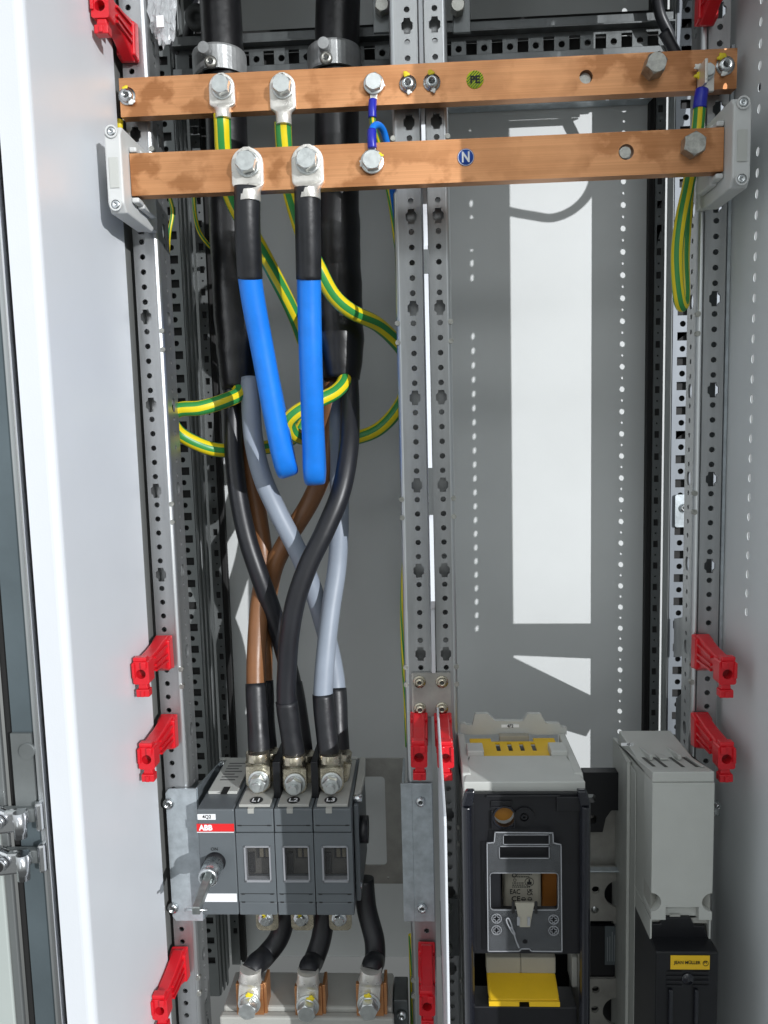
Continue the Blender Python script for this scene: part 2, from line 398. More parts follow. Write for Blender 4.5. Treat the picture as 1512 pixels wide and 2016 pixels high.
def lug(parent, hole, down, w_, top, tail, rb, m=TIN, t=.0035, name='cable_lug', bend=0.0, yoff=None):
    """cable lug: flat palm round the hole, running into a round barrel along 'down'"""
    hole = Vector(hole); down = Vector(down).normalized(); n = Vector((0, -1, 0)); n = (n - down * n.dot(down)).normalized(); sd = down.cross(n)
    yo = t / 2 if yoff is None else yoff
    prof = []   # (distance along, half width, half thickness, lift)
    for i in range(7):
        a = math.pi / 2 * i / 6; prof.append((-top * math.cos(a) if i else -top, max(w_ * .5 * math.sin(a), w_ * .12) if top < w_ * .55 else w_ * .5 * (math.sin(a) ** .4 if i else .7), t / 2, 0))
    prof += [(tail * .42, w_ * .5, t / 2, 0), (tail * .66, w_ * .5, t / 2, 0), (tail * .74, w_ * .48, t * .7, rb * .2), (tail * .86, rb * 1.12, rb * .8, rb * .5), (tail * .96, rb, rb, rb * .6), (tail * 1.3, rb, rb, rb * .6 + bend)]
    bm = bmesh.new(); rows = []; seg = 20
    for (d, a, b, l) in prof:
        row = []; e_ = 4.5 if b < rb * .6 else 2
        for j in range(seg):
            q = 2 * math.pi * (j + .5) / seg; c_, s_ = math.cos(q), math.sin(q)
            x = a * math.copysign(abs(c_) ** (2 / e_), c_); y = b * math.copysign(abs(s_) ** (2 / e_), s_)
            row.append(bm.verts.new(hole + down * d + sd * x + n * (y + yo - l * 0)))
        rows.append(row)
    for i in range(len(rows) - 1):
        for j in range(seg):
            f = bm.faces.new((rows[i][j], rows[i][(j + 1) % seg], rows[i + 1][(j + 1) % seg], rows[i + 1][j])); f.smooth = i > 7
    bm.faces.new(rows[0]); bm.faces.new(rows[-1][::-1]); bmesh.ops.recalc_face_normals(bm, faces=bm.faces)
    me = bpy.data.meshes.new(name); bm.to_mesh(me); bm.free()
    return link_mesh(name, me, m, parent, bevel=.0004)

# ================================================================== SETTING: the cabinet shell
XL, XR = -.241, .261
def struct(o, label, cat): return tag(o, label, cat, kind='structure')
struct(MB().box(-.33, .286, YW, YW + .004, ZB, ZT).build('rear_wall', WALL), 'grey painted back sheet of the cabinet behind the cables', 'wall')
struct(MB().box(.2865, .52, YW, YW + .004, ZB, ZT).build('hole_backdrop', mat('dark_backdrop_sheet', (.20, .21, .21), .6)), 'dark sheet added outside behind the made-up holes of the right wall', 'wall')  # added outside the bay, dark so the wall holes do not read bright
struct(MB().box(-.33, .42, .50, YW, ZT, ZT + .004).build('ceiling', DARK), 'dark roof sheet above the top rail', 'ceiling')  # dark colour keeps the zone under the roof in shade
# left side wall: rounded front flange
pr = []
for i in range(7):
    a = math.radians(90 * i / 6); pr.append((XL - .006 + .006 * math.cos(a), .504 - .006 * math.sin(a)))
pr = [(XL, .648)] + pr + [(-.2612, .498), (-.2612, .518), (-.2540, .518), (-.2540, .502), (XL - .002, .502), (XL - .002, .648)]
struct(MB().prism([(a, b, ZB) for a, b in pr], (0, 0, ZT - ZB)).build('left_wall', WHITE), 'bright white inner side wall left of the busbars', 'wall')
struct(MB().box(-.2470, -.2450, .6485, .760, ZB, ZT).build('gap_shade_sheet', mat('gap_shade_colour', (.16, .165, .16), .6, noise=.1, nscale=8)), 'dark sheet standing for the shade between the white wall and the left rail', 'wall')  # shade of the gap put into the colour of an added sheet
DOT_HOLES = [[(.6215 + .0026 * math.cos(2 * math.pi * q / 10), .45 - k * .0155 + .0035 * math.sin(2 * math.pi * q / 10)) for q in range(10)] for k in range(40) if k not in (6, 7, 15)]  # added column of holes, lets lamp light through as dots on the back sheet
struct(link_mesh('right_wall', plate_mesh([(.300, ZB), (.680, ZB), (.680, ZT), (.300, ZT)], DOT_HOLES, .0003, sidem(XR + .0002)), RWALL), 'shaded grey side wall at the right edge', 'wall')

# left door edge outside the white wall
df = empty('door_frame', (-.275, .52, 0), 'galvanised door frame with black gasket at the far left edge', 'door frame')
MB().box(-.2660, -.2641, .496, .506, ZB, ZT).build('edge_strip', CHROME, df, bevel=.0008)
MB().box(-.2639, -.2615, .505, .507, ZB, ZT).build('seam', GASK, df)
MB().box(-.2886, -.2716, .505, .507, ZB, ZT).build('frame_face', mat('blue_grey_sheet', (.16, .20, .22), .45, .6, noise=.2, nscale=12), df)
MB().box(-.2715, -.2661, .501, .505, ZB, ZT).build('frame_lip', EDGE, df, bevel=.0005)
MB().box(-.2967, -.2889, .509, .522, ZB, ZT).build('gasket', GASK, df, bevel=.002)
MB().box(-.3022, -.2969, .504, .508, ZB, ZT).build('frame_rim', RIB, df, bevel=.001)
MB().box(-.345, -.3025, .502, .505, ZB, ZT).build('outer_sheet', mat('pale_green_grey_coat', (.42, .46, .44), .5, noise=.06, nscale=10), df, bevel=.001)
for i, (px, py) in enumerate(((26, 1618), (32, 1700))):
    c = P(px, py, .491)
    h = empty('hinge', c, ('upper' if i == 0 else 'lower') + ' of the two silver hinge arms on the far left door frame', 'hinge', 'silver door hinges')
    o = MB(); o.prism([(c.x - .03, .491, c.z - .008), (c.x - .012, .491, c.z - .010), (c.x + .004, .491, c.z - .008), (c.x + .010, .491, c.z - .001), (c.x + .008, .491, c.z + .008),
             (c.x - .006, .491, c.z + .007), (c.x - .016, .491, c.z + .011), (c.x - .03, .491, c.z + .010)], (0, .006, 0)).build('hinge_arm', CHROME, h, bevel=.002)
    MB().cyl((c.x - .010, .4905, c.z), (c.x - .010, .486, c.z), .0048, .0045).build('hinge_boss', CHROME, h)
    MB().cyl((c.x - .010, .4858, c.z), (c.x - .010, .4856, c.z), .0034).build('pin_hole', GASK, h)
    MB().cyl((c.x + .007, .487, c.z - .009), (c.x + .007, .487, c.z + .009), .0042).build('knuckle', CHROME, h)
    MB().box(c.x + .014, c.x + .019, .493, .503, c.z - .009, c.z + .012).build('striker', CHROME, h, bevel=.002)
    MB().box(c.x - .012, c.x + .014, .497, .503, c.z - .004, c.z + .006).build('link', DULL, h, bevel=.001)
c = P(54, 1478, .501)
tag(MB().cyl((c.x, .4995, c.z), (c.x, .505, c.z), .0055).box(c.x - .012, c.x + .003, .502, .5045, c.z - .05, c.z + .012).build('hinge_plate', DULL), 'dull metal plate with a screw above the two door hinges', 'plate')

# ------------------------------------------------------------------ perforated profiles
def strut_holes(cx, z0, key=True, r=.0024, ylo=ZB, yhi=ZT, skip=()):
    H = []; k0 = int((ylo - z0) / .0125) + 1; k1 = int((yhi - z0) / .0125)
    for k in range(k0, k1):
        z = z0 + k * .0125
        if k % 6 == 0:
            H.append([(cx + a * .0046, z + b * .0062) for a, b in ((-.55, -1), (.55, -1), (.62, -.6), (1, -.4), (1, .4), (.62, .6), (.55, 1), (-.55, 1), (-.62, .6), (-1, .4), (-1, -.4), (-.62, -.6))])
        else: H.append(circ(cx, z, r, 14))
    return H
def vstrut(name, label, x0, x1, hx, web, depth, z0, m=STEEL, lip=None, group='vertical perforated mounting rails'):
    """U profile: perforated face towards the viewer, web(s) running back"""
    t = .0018
    root = empty(name, ((x0 + x1) / 2, YS, ZB), label, 'mounting rail', group)
    plate('perforated_face', [(x0, ZB), (x1, ZB), (x1, ZT), (x0, ZT)], strut_holes(hx, z0), YS, t, m, root)
    MB().box(hx - .009, min(x1, hx + .010), YS + .017, YS + .0185, ZB, ZT).build('light_stop_strip', STEELD if web[0][1] < 0 and x0 > .2 else STEEL, root)  # added behind the rail holes to stop lamp light and mute them
    if x0 < -.2: MB().box(x0 - .0002, x0 + .0014, YS + .002, YS + .0185, ZB, ZT).build('light_stop_flange', m, root)  # added on the left rail to keep lamp dots off the wall
    for xw, sgn in web:
        H = []
        k0 = int((ZB - z0) / .075)
        for k in range(k0, 9):
            for dz in (0.0,): H.append([(YS + depth * .58 + a * .0045, z0 + k * .075 + b * .006) for a, b in ((-.6, -1), (.6, -1), (1, -.4), (1, .4), (.6, 1), (-.6, 1), (-1, .4), (-1, -.4))])
            for j in range(1, 6): 
                z = z0 + k * .075 + j * .0125
                if z < ZT - .01: H.append(circ(YS + depth * .58, z, .0022, 10))
        H = [h for h in H if min(q[1] for q in h) > ZB + .002 and max(q[1] for q in h) < ZT - .002]
        xx = xw + sgn * .0011
        link_mesh('side_web', plate_mesh([(YS + .004, ZB), (YS + depth, ZB), (YS + depth, ZT), (YS + .004, ZT)], H, t, sidem(xx)), m, root)
        # rounded bend between face and web
        q = MB(); n = 6; A = []
        for i in range(n + 1):
            a = math.radians(90 * i / n); A.append((xw - sgn * .0 + sgn * (-.0038 + .0038 * math.sin(a)) + sgn * .002, YS + .0038 - .0038 * math.cos(a), ZB))
        B_ = [(a - sgn * .0014 * (1), b + .0014, z) for a, b, z in A]
        q.prism(A + B_[::-1], (0, 0, ZT - ZB)); q.build('bent_edge', EDGE, root, smooth=False)
        # pairs of pressed dimples on the bend
        for k in range(-5, 5):
            zz = z0 - .028 + k * .150
            for dz in (0, .016):
                MB().cyl((xw + sgn * .001, YS - .0005, zz + dz), (xw + sgn * .001, YS + .004, zz + dz), .0022, n=12).build('dimple', NICK, root)
    return root
z0c = P(815, 607, YS).z
vstrut('mounting_rail', 'perforated steel rail against the white left wall', -.240, -.2225, -.2325, [(-.2205, 1)], .031, P(284, 624, YS).z)
vstrut('mounting_rail', 'left rail of the close centre pair', -.0138, .0055, -.0030, [(-.0155, -1)], .026, z0c)
vstrut('mounting_rail', 'right rail of the close centre pair', .0110, .0255, .0195, [(.0275, 1)], .026, z0c)
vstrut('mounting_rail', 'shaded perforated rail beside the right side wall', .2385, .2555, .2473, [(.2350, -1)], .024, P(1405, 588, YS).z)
# light strip at the outer right side of the right rail
tag(MB().box(.2575, .2600, .667, .670, -.22, .30).build('edge_strip', GALV), 'thin pale metal strip between right rail and side wall', 'strip')

POSTM = mat('blue_grey_zinc', (.22, .24, .265), .5, .35, noise=.2, nscale=30, stretch=(1, 1, .2))
def corner_post(name, label, sgn, xf, yf, xi, yi, zs):
    """sgn -1 left, +1 right: xf inner edge of the front face, xi,yi inner edge of the rear strip"""
    t = .0018; root = empty(name, (xf, yf, ZB), label, 'corner post', 'rear corner posts')
    wd = .060; xo = xf + sgn * wd; lo, hi = min(xf, xo), max(xf, xo); H = []
    k0 = int((ZB - zs) / .025) + 1; k1 = int((ZT - zs) / .025) - 1
    for k in range(k0, k1):
        z = zs + k * .025
        H.append(rect(xf + sgn * .0098, z, .0135 if sgn < 0 else .0108, .0085)); H.append(circ(xf + sgn * .0098, z + .0125, .0030, 14))
        H.append(circ(xf + sgn * .033, z, .0034, 10)); H.append(circ(xf + sgn * .033, z + .0125, .0017, 8))
    plate('front_face', [(lo, ZB), (hi, ZB), (hi, ZT), (lo, ZT)], H, yf, t, POSTM if sgn > 0 else RIB, root)
    # black sheet standing for the shaded hollow, also stops stray lamp light
    q = MB(); q.box(min(xf + sgn * .0005, xf + sgn * .0185), max(xf + sgn * .0005, xf + sgn * .0185), yf + .005, yf + .0065, ZB, ZT); q.build('hollow_shade_sheet', GASK, root)
    # ribbed return
    q = MB(); n = 5; x, y = xf, yf
    for i in range(3):
        x0 = xf + (xi - xf) * (i * .16); y0 = yf + .001 + i * .008
        q.box(min(x0, x0 - sgn * .0015), max(x0, x0 - sgn * .0015), y0, y0 + .006, ZB, ZT)
        q.box(min(x0, x0 + sgn * .003), max(x0, x0 + sgn * .003), y0 + .006, y0 + .008, ZB, ZT)
    q.build('ribbed_edge', RIB, root, bevel=.0005)
    H = []
    for k in range(k0, k1):
        z = zs + k * .025; H.append(rect(xi + sgn * .0045, z, .0052, .0076)); H.append(circ(xi + sgn * .0045, z + .0125, .0012, 8))
    a, b = sorted((xi, xi + sgn * .0105))
    plate('rear_strip', [(a, ZB), (b, ZB), (b, ZT), (a, ZT)], H, yi, t, RIB, root)
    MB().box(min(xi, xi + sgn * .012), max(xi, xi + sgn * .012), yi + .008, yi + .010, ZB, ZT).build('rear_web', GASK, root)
    MB().box(min(xi - sgn * .006, xi - sgn * .0005), max(xi - sgn * .006, xi - sgn * .0005), yi + .004, yi + .013, ZB, ZT).build('gasket', GASK, root, bevel=.001)
    # ribs between
    q = MB(); m_ = (xi + sgn * .0105); 
    for i in range(2): 
        xx = m_ + sgn * (.002 + .004 * i); q.box(min(xx, xx + sgn * .0022), max(xx, xx + sgn * .0022), yi - .012 - .012 * i, yi - .003, ZB, ZT)
    q.build('rib', RIB, root, bevel=.0006)
    return root
corner_post('corner_post', 'dark rear corner post with square slots behind the left rail', -1, -.2490, .83, -.2370, .884, P(345, 511, .83).z)
corner_post('corner_post', 'rear corner post with square slots behind the right rail', 1, .2600, .81, .2630, .884, P(1345, 662, .81).z)

# rear horizontal rails
def hrail(name, label, x0, x1, zc, hh, Y, hx0, m):
    root = empty(name, (x0, Y, zc), label, 'rail', None)
    H = []; x = hx0
    while x < x1 - .01:
        if x > x0 + .01: H.append(circ(x, zc, .0032, 14))
        if x + .0125 < x1 - .01 and x + .0125 > x0 + .01: H.append(rect(x + .0125, zc, .0105, .0150))
        x += .025
    plate('perforated_face', [(x0, zc - hh), (x1, zc - hh), (x1, zc + hh), (x0, zc + hh)], H, Y, .0018, m, root)
    MB().box(x0, x1, Y + .014, Y + .016, zc - hh, zc + hh).build('hollow_shade_sheet', GASK, root)  # black sheet, shade behind the rail holes put into its colour
    MB().box(x0, x1, Y - .008, Y, zc - hh - .002, zc - hh - .0002).box(x0, x1, Y - .010, Y - .0083, zc - hh - .006, zc - hh + .001).build('lower_lip', m, root, bevel=.0005)
    MB().box(x0, x1, Y - .010, Y, zc + hh + .0002, zc + hh + .002).box(x0, x1, Y - .004, Y - .002, zc + hh + .004, zc + hh + .012).build('upper_lip', m, root, bevel=.0005)
    return root
pz = P(1000, 92, .80)
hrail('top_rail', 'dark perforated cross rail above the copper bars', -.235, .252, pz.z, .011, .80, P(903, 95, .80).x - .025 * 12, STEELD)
z1 = P(1150, 196, .88).z
tag(MB().box(.03, .258, .8825, .8975, z1 - .0015, z1 + .0015).box(.03, .258, .880, .8823, z1 - .002, z1 + .012).build('cross_ledge', GALV, bevel=.0006), 'pale metal ledge just under the right half of the upper copper bar', 'ledge')
z2 = P(1000, 40, .83).z
tag(MB().box(-.24, .262, .83, .85, z2 - .012, z2 + .004).build('dark_gap_strip', GASK, bevel=.003), 'black horizontal strip standing for the dark gap along the roof edge', 'gasket')  # shaded gap between the roof rails put in as a black strip
# unseen rail added at the right side, sloped to cast its shadow across the back sheet
sr = empty('shadow_rail', (.285, .74, -.2), 'unseen sloping rail added behind the right rail for its shadow', 'rail')
MB().prism([(.2635, .664, -.162), (.2635, .805, -.206), (.2635, .805, -.248), (.2635, .664, -.199)], (.0015, 0, 0)).build('rail_face', STEEL, sr, bevel=.0005)
tag(MB().prism([(.2652, .664, -.199), (.2652, .800, -.291), (.2652, .800, -.300), (.2652, .800, -.330), (.2652, .792, -.338), (.2652, .745, -.312), (.2652, .745, -.368), (.2652, .792, -.385), (.2652, .800, -.385), (.2652, .800, ZB), (.2652, .664, ZB)], (.002, 0, 0)).build('light_mask_sheet', STEELD), 'unseen sheet low behind the right rail, cut to shape the light patches', 'cover')  # added outline masks the lamp, leaving lit patches on the back sheet
tag(MB().prism([(.2635, .664, .432), (.2635, .805, .397), (.2635, .805, ZT), (.2635, .664, ZT)], (.002, 0, 0)).build('light_mask_sheet', STEELD), 'unseen dark sheet high behind the right rail, added to block the lamp', 'cover')  # added to keep lamp light off the top of the back sheet
# cable loop hanging outside the right opening
a = P(1010, 436, YW); ldir = Vector((.691, -1, .27))
loop = []
for px, py in ((930, 370), (960, 415), (1000, 433), (1050, 443), (1090, 447), (1130, 430), (1160, 395), (1172, 340), (1178, 250), (1185, 120)):
    q = P(px, py, YW); loop.append(q + ldir * .21)
tag(tube('hanging_cable', loop, .0046, BLKC, None, seg=12), 'black cable loop hanging outside the right side opening', 'cable')
# little bracket on right rear post
c = P(1338, 1000, .79)
XC = P(1346, 1000, .79).x; c.x = XC
br = empty('rail_clip', c, 'small zinc bracket with a round screw on the right rear post', 'bracket')
plate('bracket_plate', rrect(c.x - .003, c.z - .022, c.x + .010, c.z + .012, .002), [], .8065, .003, GALV, br, .0005)
screw(br, 1346, 1000, .8065, .0045, ZINC)

# ------------------------------------------------------------------ centre partition
pt = empty('partition_panel', (.0082, .67, 0), 'thin pale partition sheet in the gap between the two centre rails', 'partition')
MB().prism([(.0066, .613, P(845, 1180, .62).z), (.0066, .640, P(845, 1200, .64).z), (.0066, .660, -.215), (.0066, .897, -.215), (.0066, .897, ZT), (.0066, .660, ZT), (.0066, .660, .240), (.0066, .613, .140), (.0066, .631, .150), (.0066, .631, .236)], (.0032, 0, 0)).build('upper_sheet', WHITE, pt)  # front edge brought forward to catch the lamp and shade the left bay
for (px, py, hh) in ((838, 508, .012), (842, 952, .025)):
    c = P(px, py, .613); MB().box(.0063, .0101, .6105, .6125, c.z - hh, c.z + hh * .5).build('spacer', STEELD, pt)
lp = MB(); zt = P(848, 1385, YS).z
lp.prism([(.0102, .672, ZB), (.0102, .470, ZB), (.0102, .460, zt - .004), (.0102, .464, zt), (.0102, .655, zt), (.0102, .672, zt - .006)], (.0018, 0, 0))
tag(lp.build('divider_sheet', WHITE, bevel=.0005), 'upright white divider sheet projecting forward below the joining plate', 'partition')

# joining plate
jp = empty('joining_plate', P(849, 1366, YS), 'square steel plate with four screws joining the centre rails', 'plate')
a, b = pp(812, 1410, .662), pp(887, 1324, .662)
plate('plate_body', rrect(a[0], a[1], b[0], b[1], .0008, 2), [], .661, .0028, PLATE, jp, .0004)
for px, py in ((826, 1342), (870, 1342), (827, 1395), (870, 1394)): screw(jp, px, py, .661, .0042, BRASST, washer=.0055)
# second plate low on the right centre rail
jp = empty('joining_plate', P(888, 1828, YS), 'dark narrow plate with two screws low on the right centre rail', 'plate')
a, b = pp(868, 1880, .662), pp(902, 1768, .662)
plate('plate_body', [(a[0], a[1]), (b[0], a[1]), (b[0], b[1]), (a[0] + .004, b[1]), (a[0], b[1] - .004)], [], .661, .0028, STEELD, jp, .0004)
for px, py in ((879, 1788), (880, 1866)): screw(jp, px, py, .661, .005, BOLTM)

# ================================================================== COPPER BARS
pe = empty('copper_busbar', (.008, YPE, .27), 'upper copper busbar with the green and yellow PE sticker', 'busbar', 'horizontal copper busbars')
zc = (P(236, 155, YPE).z + P(236, 230, YPE).z) / 2; PEZ = zc
tI = .0005
MBx = plate('bar', [(P(236, 193, YPE).x, zc - .015), (P(1451, 135, YPE).x, zc - .015), (P(1451, 135, YPE).x, zc + .015), (P(236, 193, YPE).x, zc + .015)], [circ(P(1154, 151, YPE).x, P(1154, 151, YPE).z, .0052, 20)], YPE, .010, COPPER, pe, .0007)
NZ = (P(257, 303, YN).z + P(257, 385, YN).z) / 2
nb = empty('copper_busbar', (.008, YN, NZ), 'lower copper busbar with the round blue N sticker', 'busbar', 'horizontal copper busbars')
hc = P(1233, 299, YN)
plate('bar', [(P(257, 345, YN).x, NZ - .0155), (P(1425, 290, YN).x, NZ - .0155), (P(1425, 290, YN).x, NZ + .0155), (P(257, 345, YN).x, NZ + .0155)], [circ(hc.x, hc.z, .0056, 20)], YN, .010, COPPER, nb, .0007)
# through-hole screws
c = P(1154, 151, YPE); MB().cyl((c.x, YPE + .004, c.z), (c.x, YPE + .012, c.z), .0045).build('stud', NICK, pe)
q = MB()
for i in range(5): q.cyl((hc.x - .0005, YN + .001 + i * .0022, hc.z), (hc.x - .0005, YN + .0022 + i * .0022, hc.z), .0042, .0036)
q.build('stud', NICK, nb)
bolt(pe, 1283, 138, YPE, .0085, .014, None, .25, NICK, spring=False)
bolt(nb, 1361, 290, YN, .0088, .009, None, .45, NICK, spring=False)
# stickers
def sticker_pe():
    c = P(935, 157, YPE)
    o = MB().lathe((c.x, YPE - .0001, c.z), [(.0068, 0), (.0068, -.0004), (.0001, -.0004)]).build('sticker', STKY, pe)
    q = MB()
    for i in range(-4, 5):
        s_ = i * .0030; L = math.sqrt(max(.0066 ** 2 - (s_ * .707 * 1) ** 2, 1e-8)); n_ = Vector((.707, 0, -.707)); d = Vector((.707, 0, .707))
        k = s_ * .55; L = math.sqrt(max(.0066 ** 2 - k * k, 1e-9)); 
        if abs(k) > .0060: continue
        m0 = Vector((c.x, YPE - .0006, c.z)) + n_ * k; e_ = n_ * .0004
        q.prism([m0 - d * L - e_, m0 + d * L - e_, m0 + d * L + e_, m0 - d * L + e_], (0, -.0001, 0))
    reparent(q.build('stripes', GREENP, None), o)
    text('lettering', 'PE', 935, 157, YPE - .0009, .0056, INK, o, bold=.0003)
sticker_pe()
c = P(917, 310, YN)
o = MB().lathe((c.x, YN - .0001, c.z), [(.0062, 0), (.0062, -.0004), (.0001, -.0004)]).build('sticker', DECALB, nb)
MB().ring(c, .0056, .0059, YN - .0006, YN - .00055).build('x', PRWHITE, None); xr = bpy.data.objects['x']; xr.name = 'sticker_rim'; reparent(xr, o)
text('lettering', 'N', 917, 310, YN - .0008, .0075, PRWHITE, o, bold=.0003, sx_=.8)
# bar mounting screws
screw(pe, 251, 190, YPE, .0055, ZINC, paint=(-.001, .0055, .0025), lacquer=(.004, -.005, .0028), washer=.0070)
screw(pe, 803, 166, YPE, .0056, ZINC, paint=(-.001, .0068, .0026), lacquer=(.001, -.0068, .0020), washer=.0068)
screw(pe, 850, 163, YPE, .0056, ZINC, paint=(-.0005, .0068, .0026), lacquer=(.001, -.0068, .0020), washer=.0068)
screw(pe, 1427, 130, YPE, .0058, ZINC, paint=(-.003, .0062, .0036), lacquer=(-.001, -.0062, .0026), washer=.0072)

# insulator blocks of the N bar
def insulator(label, sgn, xi, xo):
    """xi inner side, xo outer side"""
    lo, hi = min(xi, xo), max(xi, xo); zb, zt_ = NZ - .031, NZ + .031
    root = empty('busbar_insulator', ((xi + xo) / 2, YS, zb), label, 'insulator', 'busbar end insulators')
    # side view outline (y,z), extruded through the block's thickness, notch for the bar
    out = [(.585, zb + .006), (.590, zb), (.645, zb), (.650, zb + .004), (.650, zt_ - .010), (.640, zt_), (.590, zt_), (.585, zt_ - .006)]
    MB().prism([(lo, y, z) for y, z in out], (hi - lo, 0, 0)).build('block', INSU, root, bevel=.0012)
    MB().box(lo + .002, hi - .002, .6502, .6648, zb + .004, zt_ - .012).build('foot', INSU, root, bevel=.001)
    c = ((lo + hi) / 2)
    MB().box(c - .0035, c + .0035, .5843, .5848, NZ - .014, NZ + .008).build('label_field', LGREY, root, bevel=.0002)
    for dz in (-.026, .026):
        MB().ring((c, 0, NZ + dz), .0034, .0046, .5835, .5848, 20).build('screw_collar', INSU, root)
        q = MB().lathe((c, .5845, NZ + dz), [(.0032, 0), (.0030, -.001), (.0012, -.0012), (.0010, -.0002), (.0001, -.0002)], n=16); q.build('screw', ZINC, root)
    # strap round the bar at the inner side
    xs = sorted((xi - sgn * .0003, xi - sgn * .006))
    MB().box(xs[0], xs[1], .6115, .640, NZ - .022, NZ + .022).build('bar_seat', INSU, root, bevel=.0015)
    MB().box(xs[0], xs[1], .600, .6113, NZ - .0205, NZ - .0165).build('bar_clasp', INSU, root, bevel=.0012); MB().box(xs[0], xs[1], .600, .6113, NZ + .0165, NZ + .0205).build('bar_clasp', INSU, root, bevel=.0012)
    return root
insulator('white plastic insulator holding the left end of the lower copper bar', -1, P(257, 345, YN).x - .0006, P(257, 345, YN).x - .0130)
insulator('light grey insulator holding the right end of the lower copper bar', 1, P(1425, 290, YN).x + .0006, P(1425, 290, YN).x + .0135)

# ================================================================== MAIN CABLES
def sheath_wrinkle(t): return .0188 + .0010 * math.sin(t * 31) * (1 if t > .55 else .25) + .0006 * math.sin(t * 77)
def conductor(parent, label, path, r, m, name='conductor', square=None):
    o = tube(name, pts3(path), r, m, parent, seg=28, k=8, square=square); o['label'] = label; return o
c1 = empty('power_cable', P(440, 100, .755), 'left black sheathed power cable under the left collar', 'power cable', 'black sheathed incoming power cables')
c2 = empty('power_cable', P(663, 100, .755), 'right black sheathed power cable under the right collar', 'power cable', 'black sheathed incoming power cables')
def sheath_r(base, seedv, t0):
    def f(t):
        k = 0 if t < t0 else min(1, (t - t0) / .1)
        return base * (1 + .014 * k * math.sin(t * 40 + seedv) + .012 * k * math.sin(t * 93) + .05 * (1 if t > t0 else 0)) * (1 - .18 * max(0, (t - .9) / .1))
    return f
tube('sheath', pts3([(430, -60, .76), (437, 60, .758), (444, 200, .755), (450, 350, .75), (456, 480, .745), (462, 600, .742), (468, 690, .74), (471, 767, .738)]), sheath_r(.0192, 1, .55), SHEATH, c1, seg=28)
tube('sheath', pts3([(668, -60, .76), (664, 60, .758), (663, 200, .755), (663, 350, .75), (664, 480, .745), (668, 600, .742), (672, 680, .74), (672, 747, .738)]), sheath_r(.0208, 2, .6), SHEATH, c2, seg=28)
# cable 1 conductors
def core(parent, label, path, m, shrink_at, lug_px=None, r=.0090, rs=.0099, lugY=None, back=False):
    """insulated core, then heat shrink from index shrink_at on, then a lug"""
    o = conductor(parent, label, path, r, m)
    s_ = path[shrink_at:]
    q = tube('heat_shrink', pts3(s_), lambda t: rs * (1 + .02 * math.sin(t * 9)), SHRINK, None, seg=20); reparent(q, o)
    return o
kL1f = core(c1, 'brown conductor crossing to the front lug of the first pole',
     [(478, 745, .742), (484, 830, .745), (492, 920, .745), (507, 1010, .742), (517, 1080, .738), (519, 1130, .73), (510, 1200, .715), (505, 1280, .70), (504, 1345, .692), (507, 1420, .682), (511, 1490, .675)], BRNC, 8)
kL2b = core(c1, 'black conductor at the far left running to the second pole',
     [(458, 745, .738), (459, 820, .733), (461, 900, .728), (470, 980, .722), (487, 1060, .715), (510, 1130, .712), (535, 1200, .715), (556, 1270, .72), (575, 1345, .718), (588, 1420, .705), (596, 1490, .698)], BLKC, 8)
kL3b = core(c1, 'grey conductor crossing diagonally to the rear lug of the third pole',
     [(492, 745, .728), (494, 800, .722), (500, 870, .715), (517, 940, .708), (548, 1010, .705), (586, 1085, .708), (616, 1160, .714), (640, 1240, .72), (656, 1310, .718), (662, 1355, .715), (665, 1420, .705), (668, 1490, .697)], GRYC, 9)
kN1 = conductor(c1, 'bright blue conductor folded up to the lower copper bar',
     [(480, 540, .742), (500, 610, .735), (516, 680, .722), (530, 745, .712), (545, 820, .700), (556, 880, .690), (561, 908, .684), (563, 917, .676), (562, 918, .660), (559, 908, .651), (551, 872, .645), (537, 800, .638), (517, 690, .628), (500, 600, .618), (491, 540, .611)], .0094, BLUC, square=lambda t: 2 + 3.5 * math.exp(-((t - .52) / .06) ** 2))
q = tube('heat_shrink', pts3([(492, 548, .612), (490, 500, .607), (487, 440, .602), (487, 368, .599)]), .0100, SHRINK, None); reparent(q, kN1)
# cable 2 conductors
kL1b = core(c2, 'brown conductor crossing down to the rear lug of the first pole',
     [(655, 745, .742), (648, 840, .742), (640, 915, .738), (612, 985, .732), (573, 1050, .728), (542, 1110, .73), (528, 1170, .732), (520, 1240, .728), (518, 1340, .715), (521, 1420, .705), (526, 1490, .698)], BRNC, 8)
kL2f = core(c2, 'thick black conductor curving in front of the others to the second pole',
     [(686, 730, .738), (689, 800, .722), (687, 880, .70), (672, 965, .684), (642, 1040, .676), (608, 1110, .672), (583, 1180, .67), (570, 1250, .67), (565, 1320, .672), (564, 1380, .672), (572, 1440, .672), (581, 1498, .672)], BLKC, 9)
kL3f = core(c2, 'grey conductor running straight down to the front lug of the third pole',
     [(665, 735, .745), (660, 800, .742), (664, 880, .738), (668, 960, .734), (668, 1040, .725), (663, 1120, .71), (651, 1200, .698), (642, 1280, .688), (636, 1366, .68), (641, 1430, .676), (650, 1500, .672)], GRYC, 8)
kN2 = conductor(c2, 'bright blue conductor hanging in front of the right sheath',
     [(645, 550, .742), (622, 620, .735), (613, 700, .722), (615, 780, .712), (619, 860, .700), (621, 915, .690), (620, 932, .682), (619, 934, .668), (618, 926, .656), (617, 880, .648), (614, 780, .632), (611, 680, .622), (609, 600, .616), (608, 545, .611)], .0094, BLUC, square=lambda t: 2 + 3.5 * math.exp(-((t - .51) / .06) ** 2))
q = tube('heat_shrink', pts3([(608, 550, .611), (607, 490, .606), (606, 430, .602), (605, 370, .599)]), .0100, SHRINK, None); reparent(q, kN2)
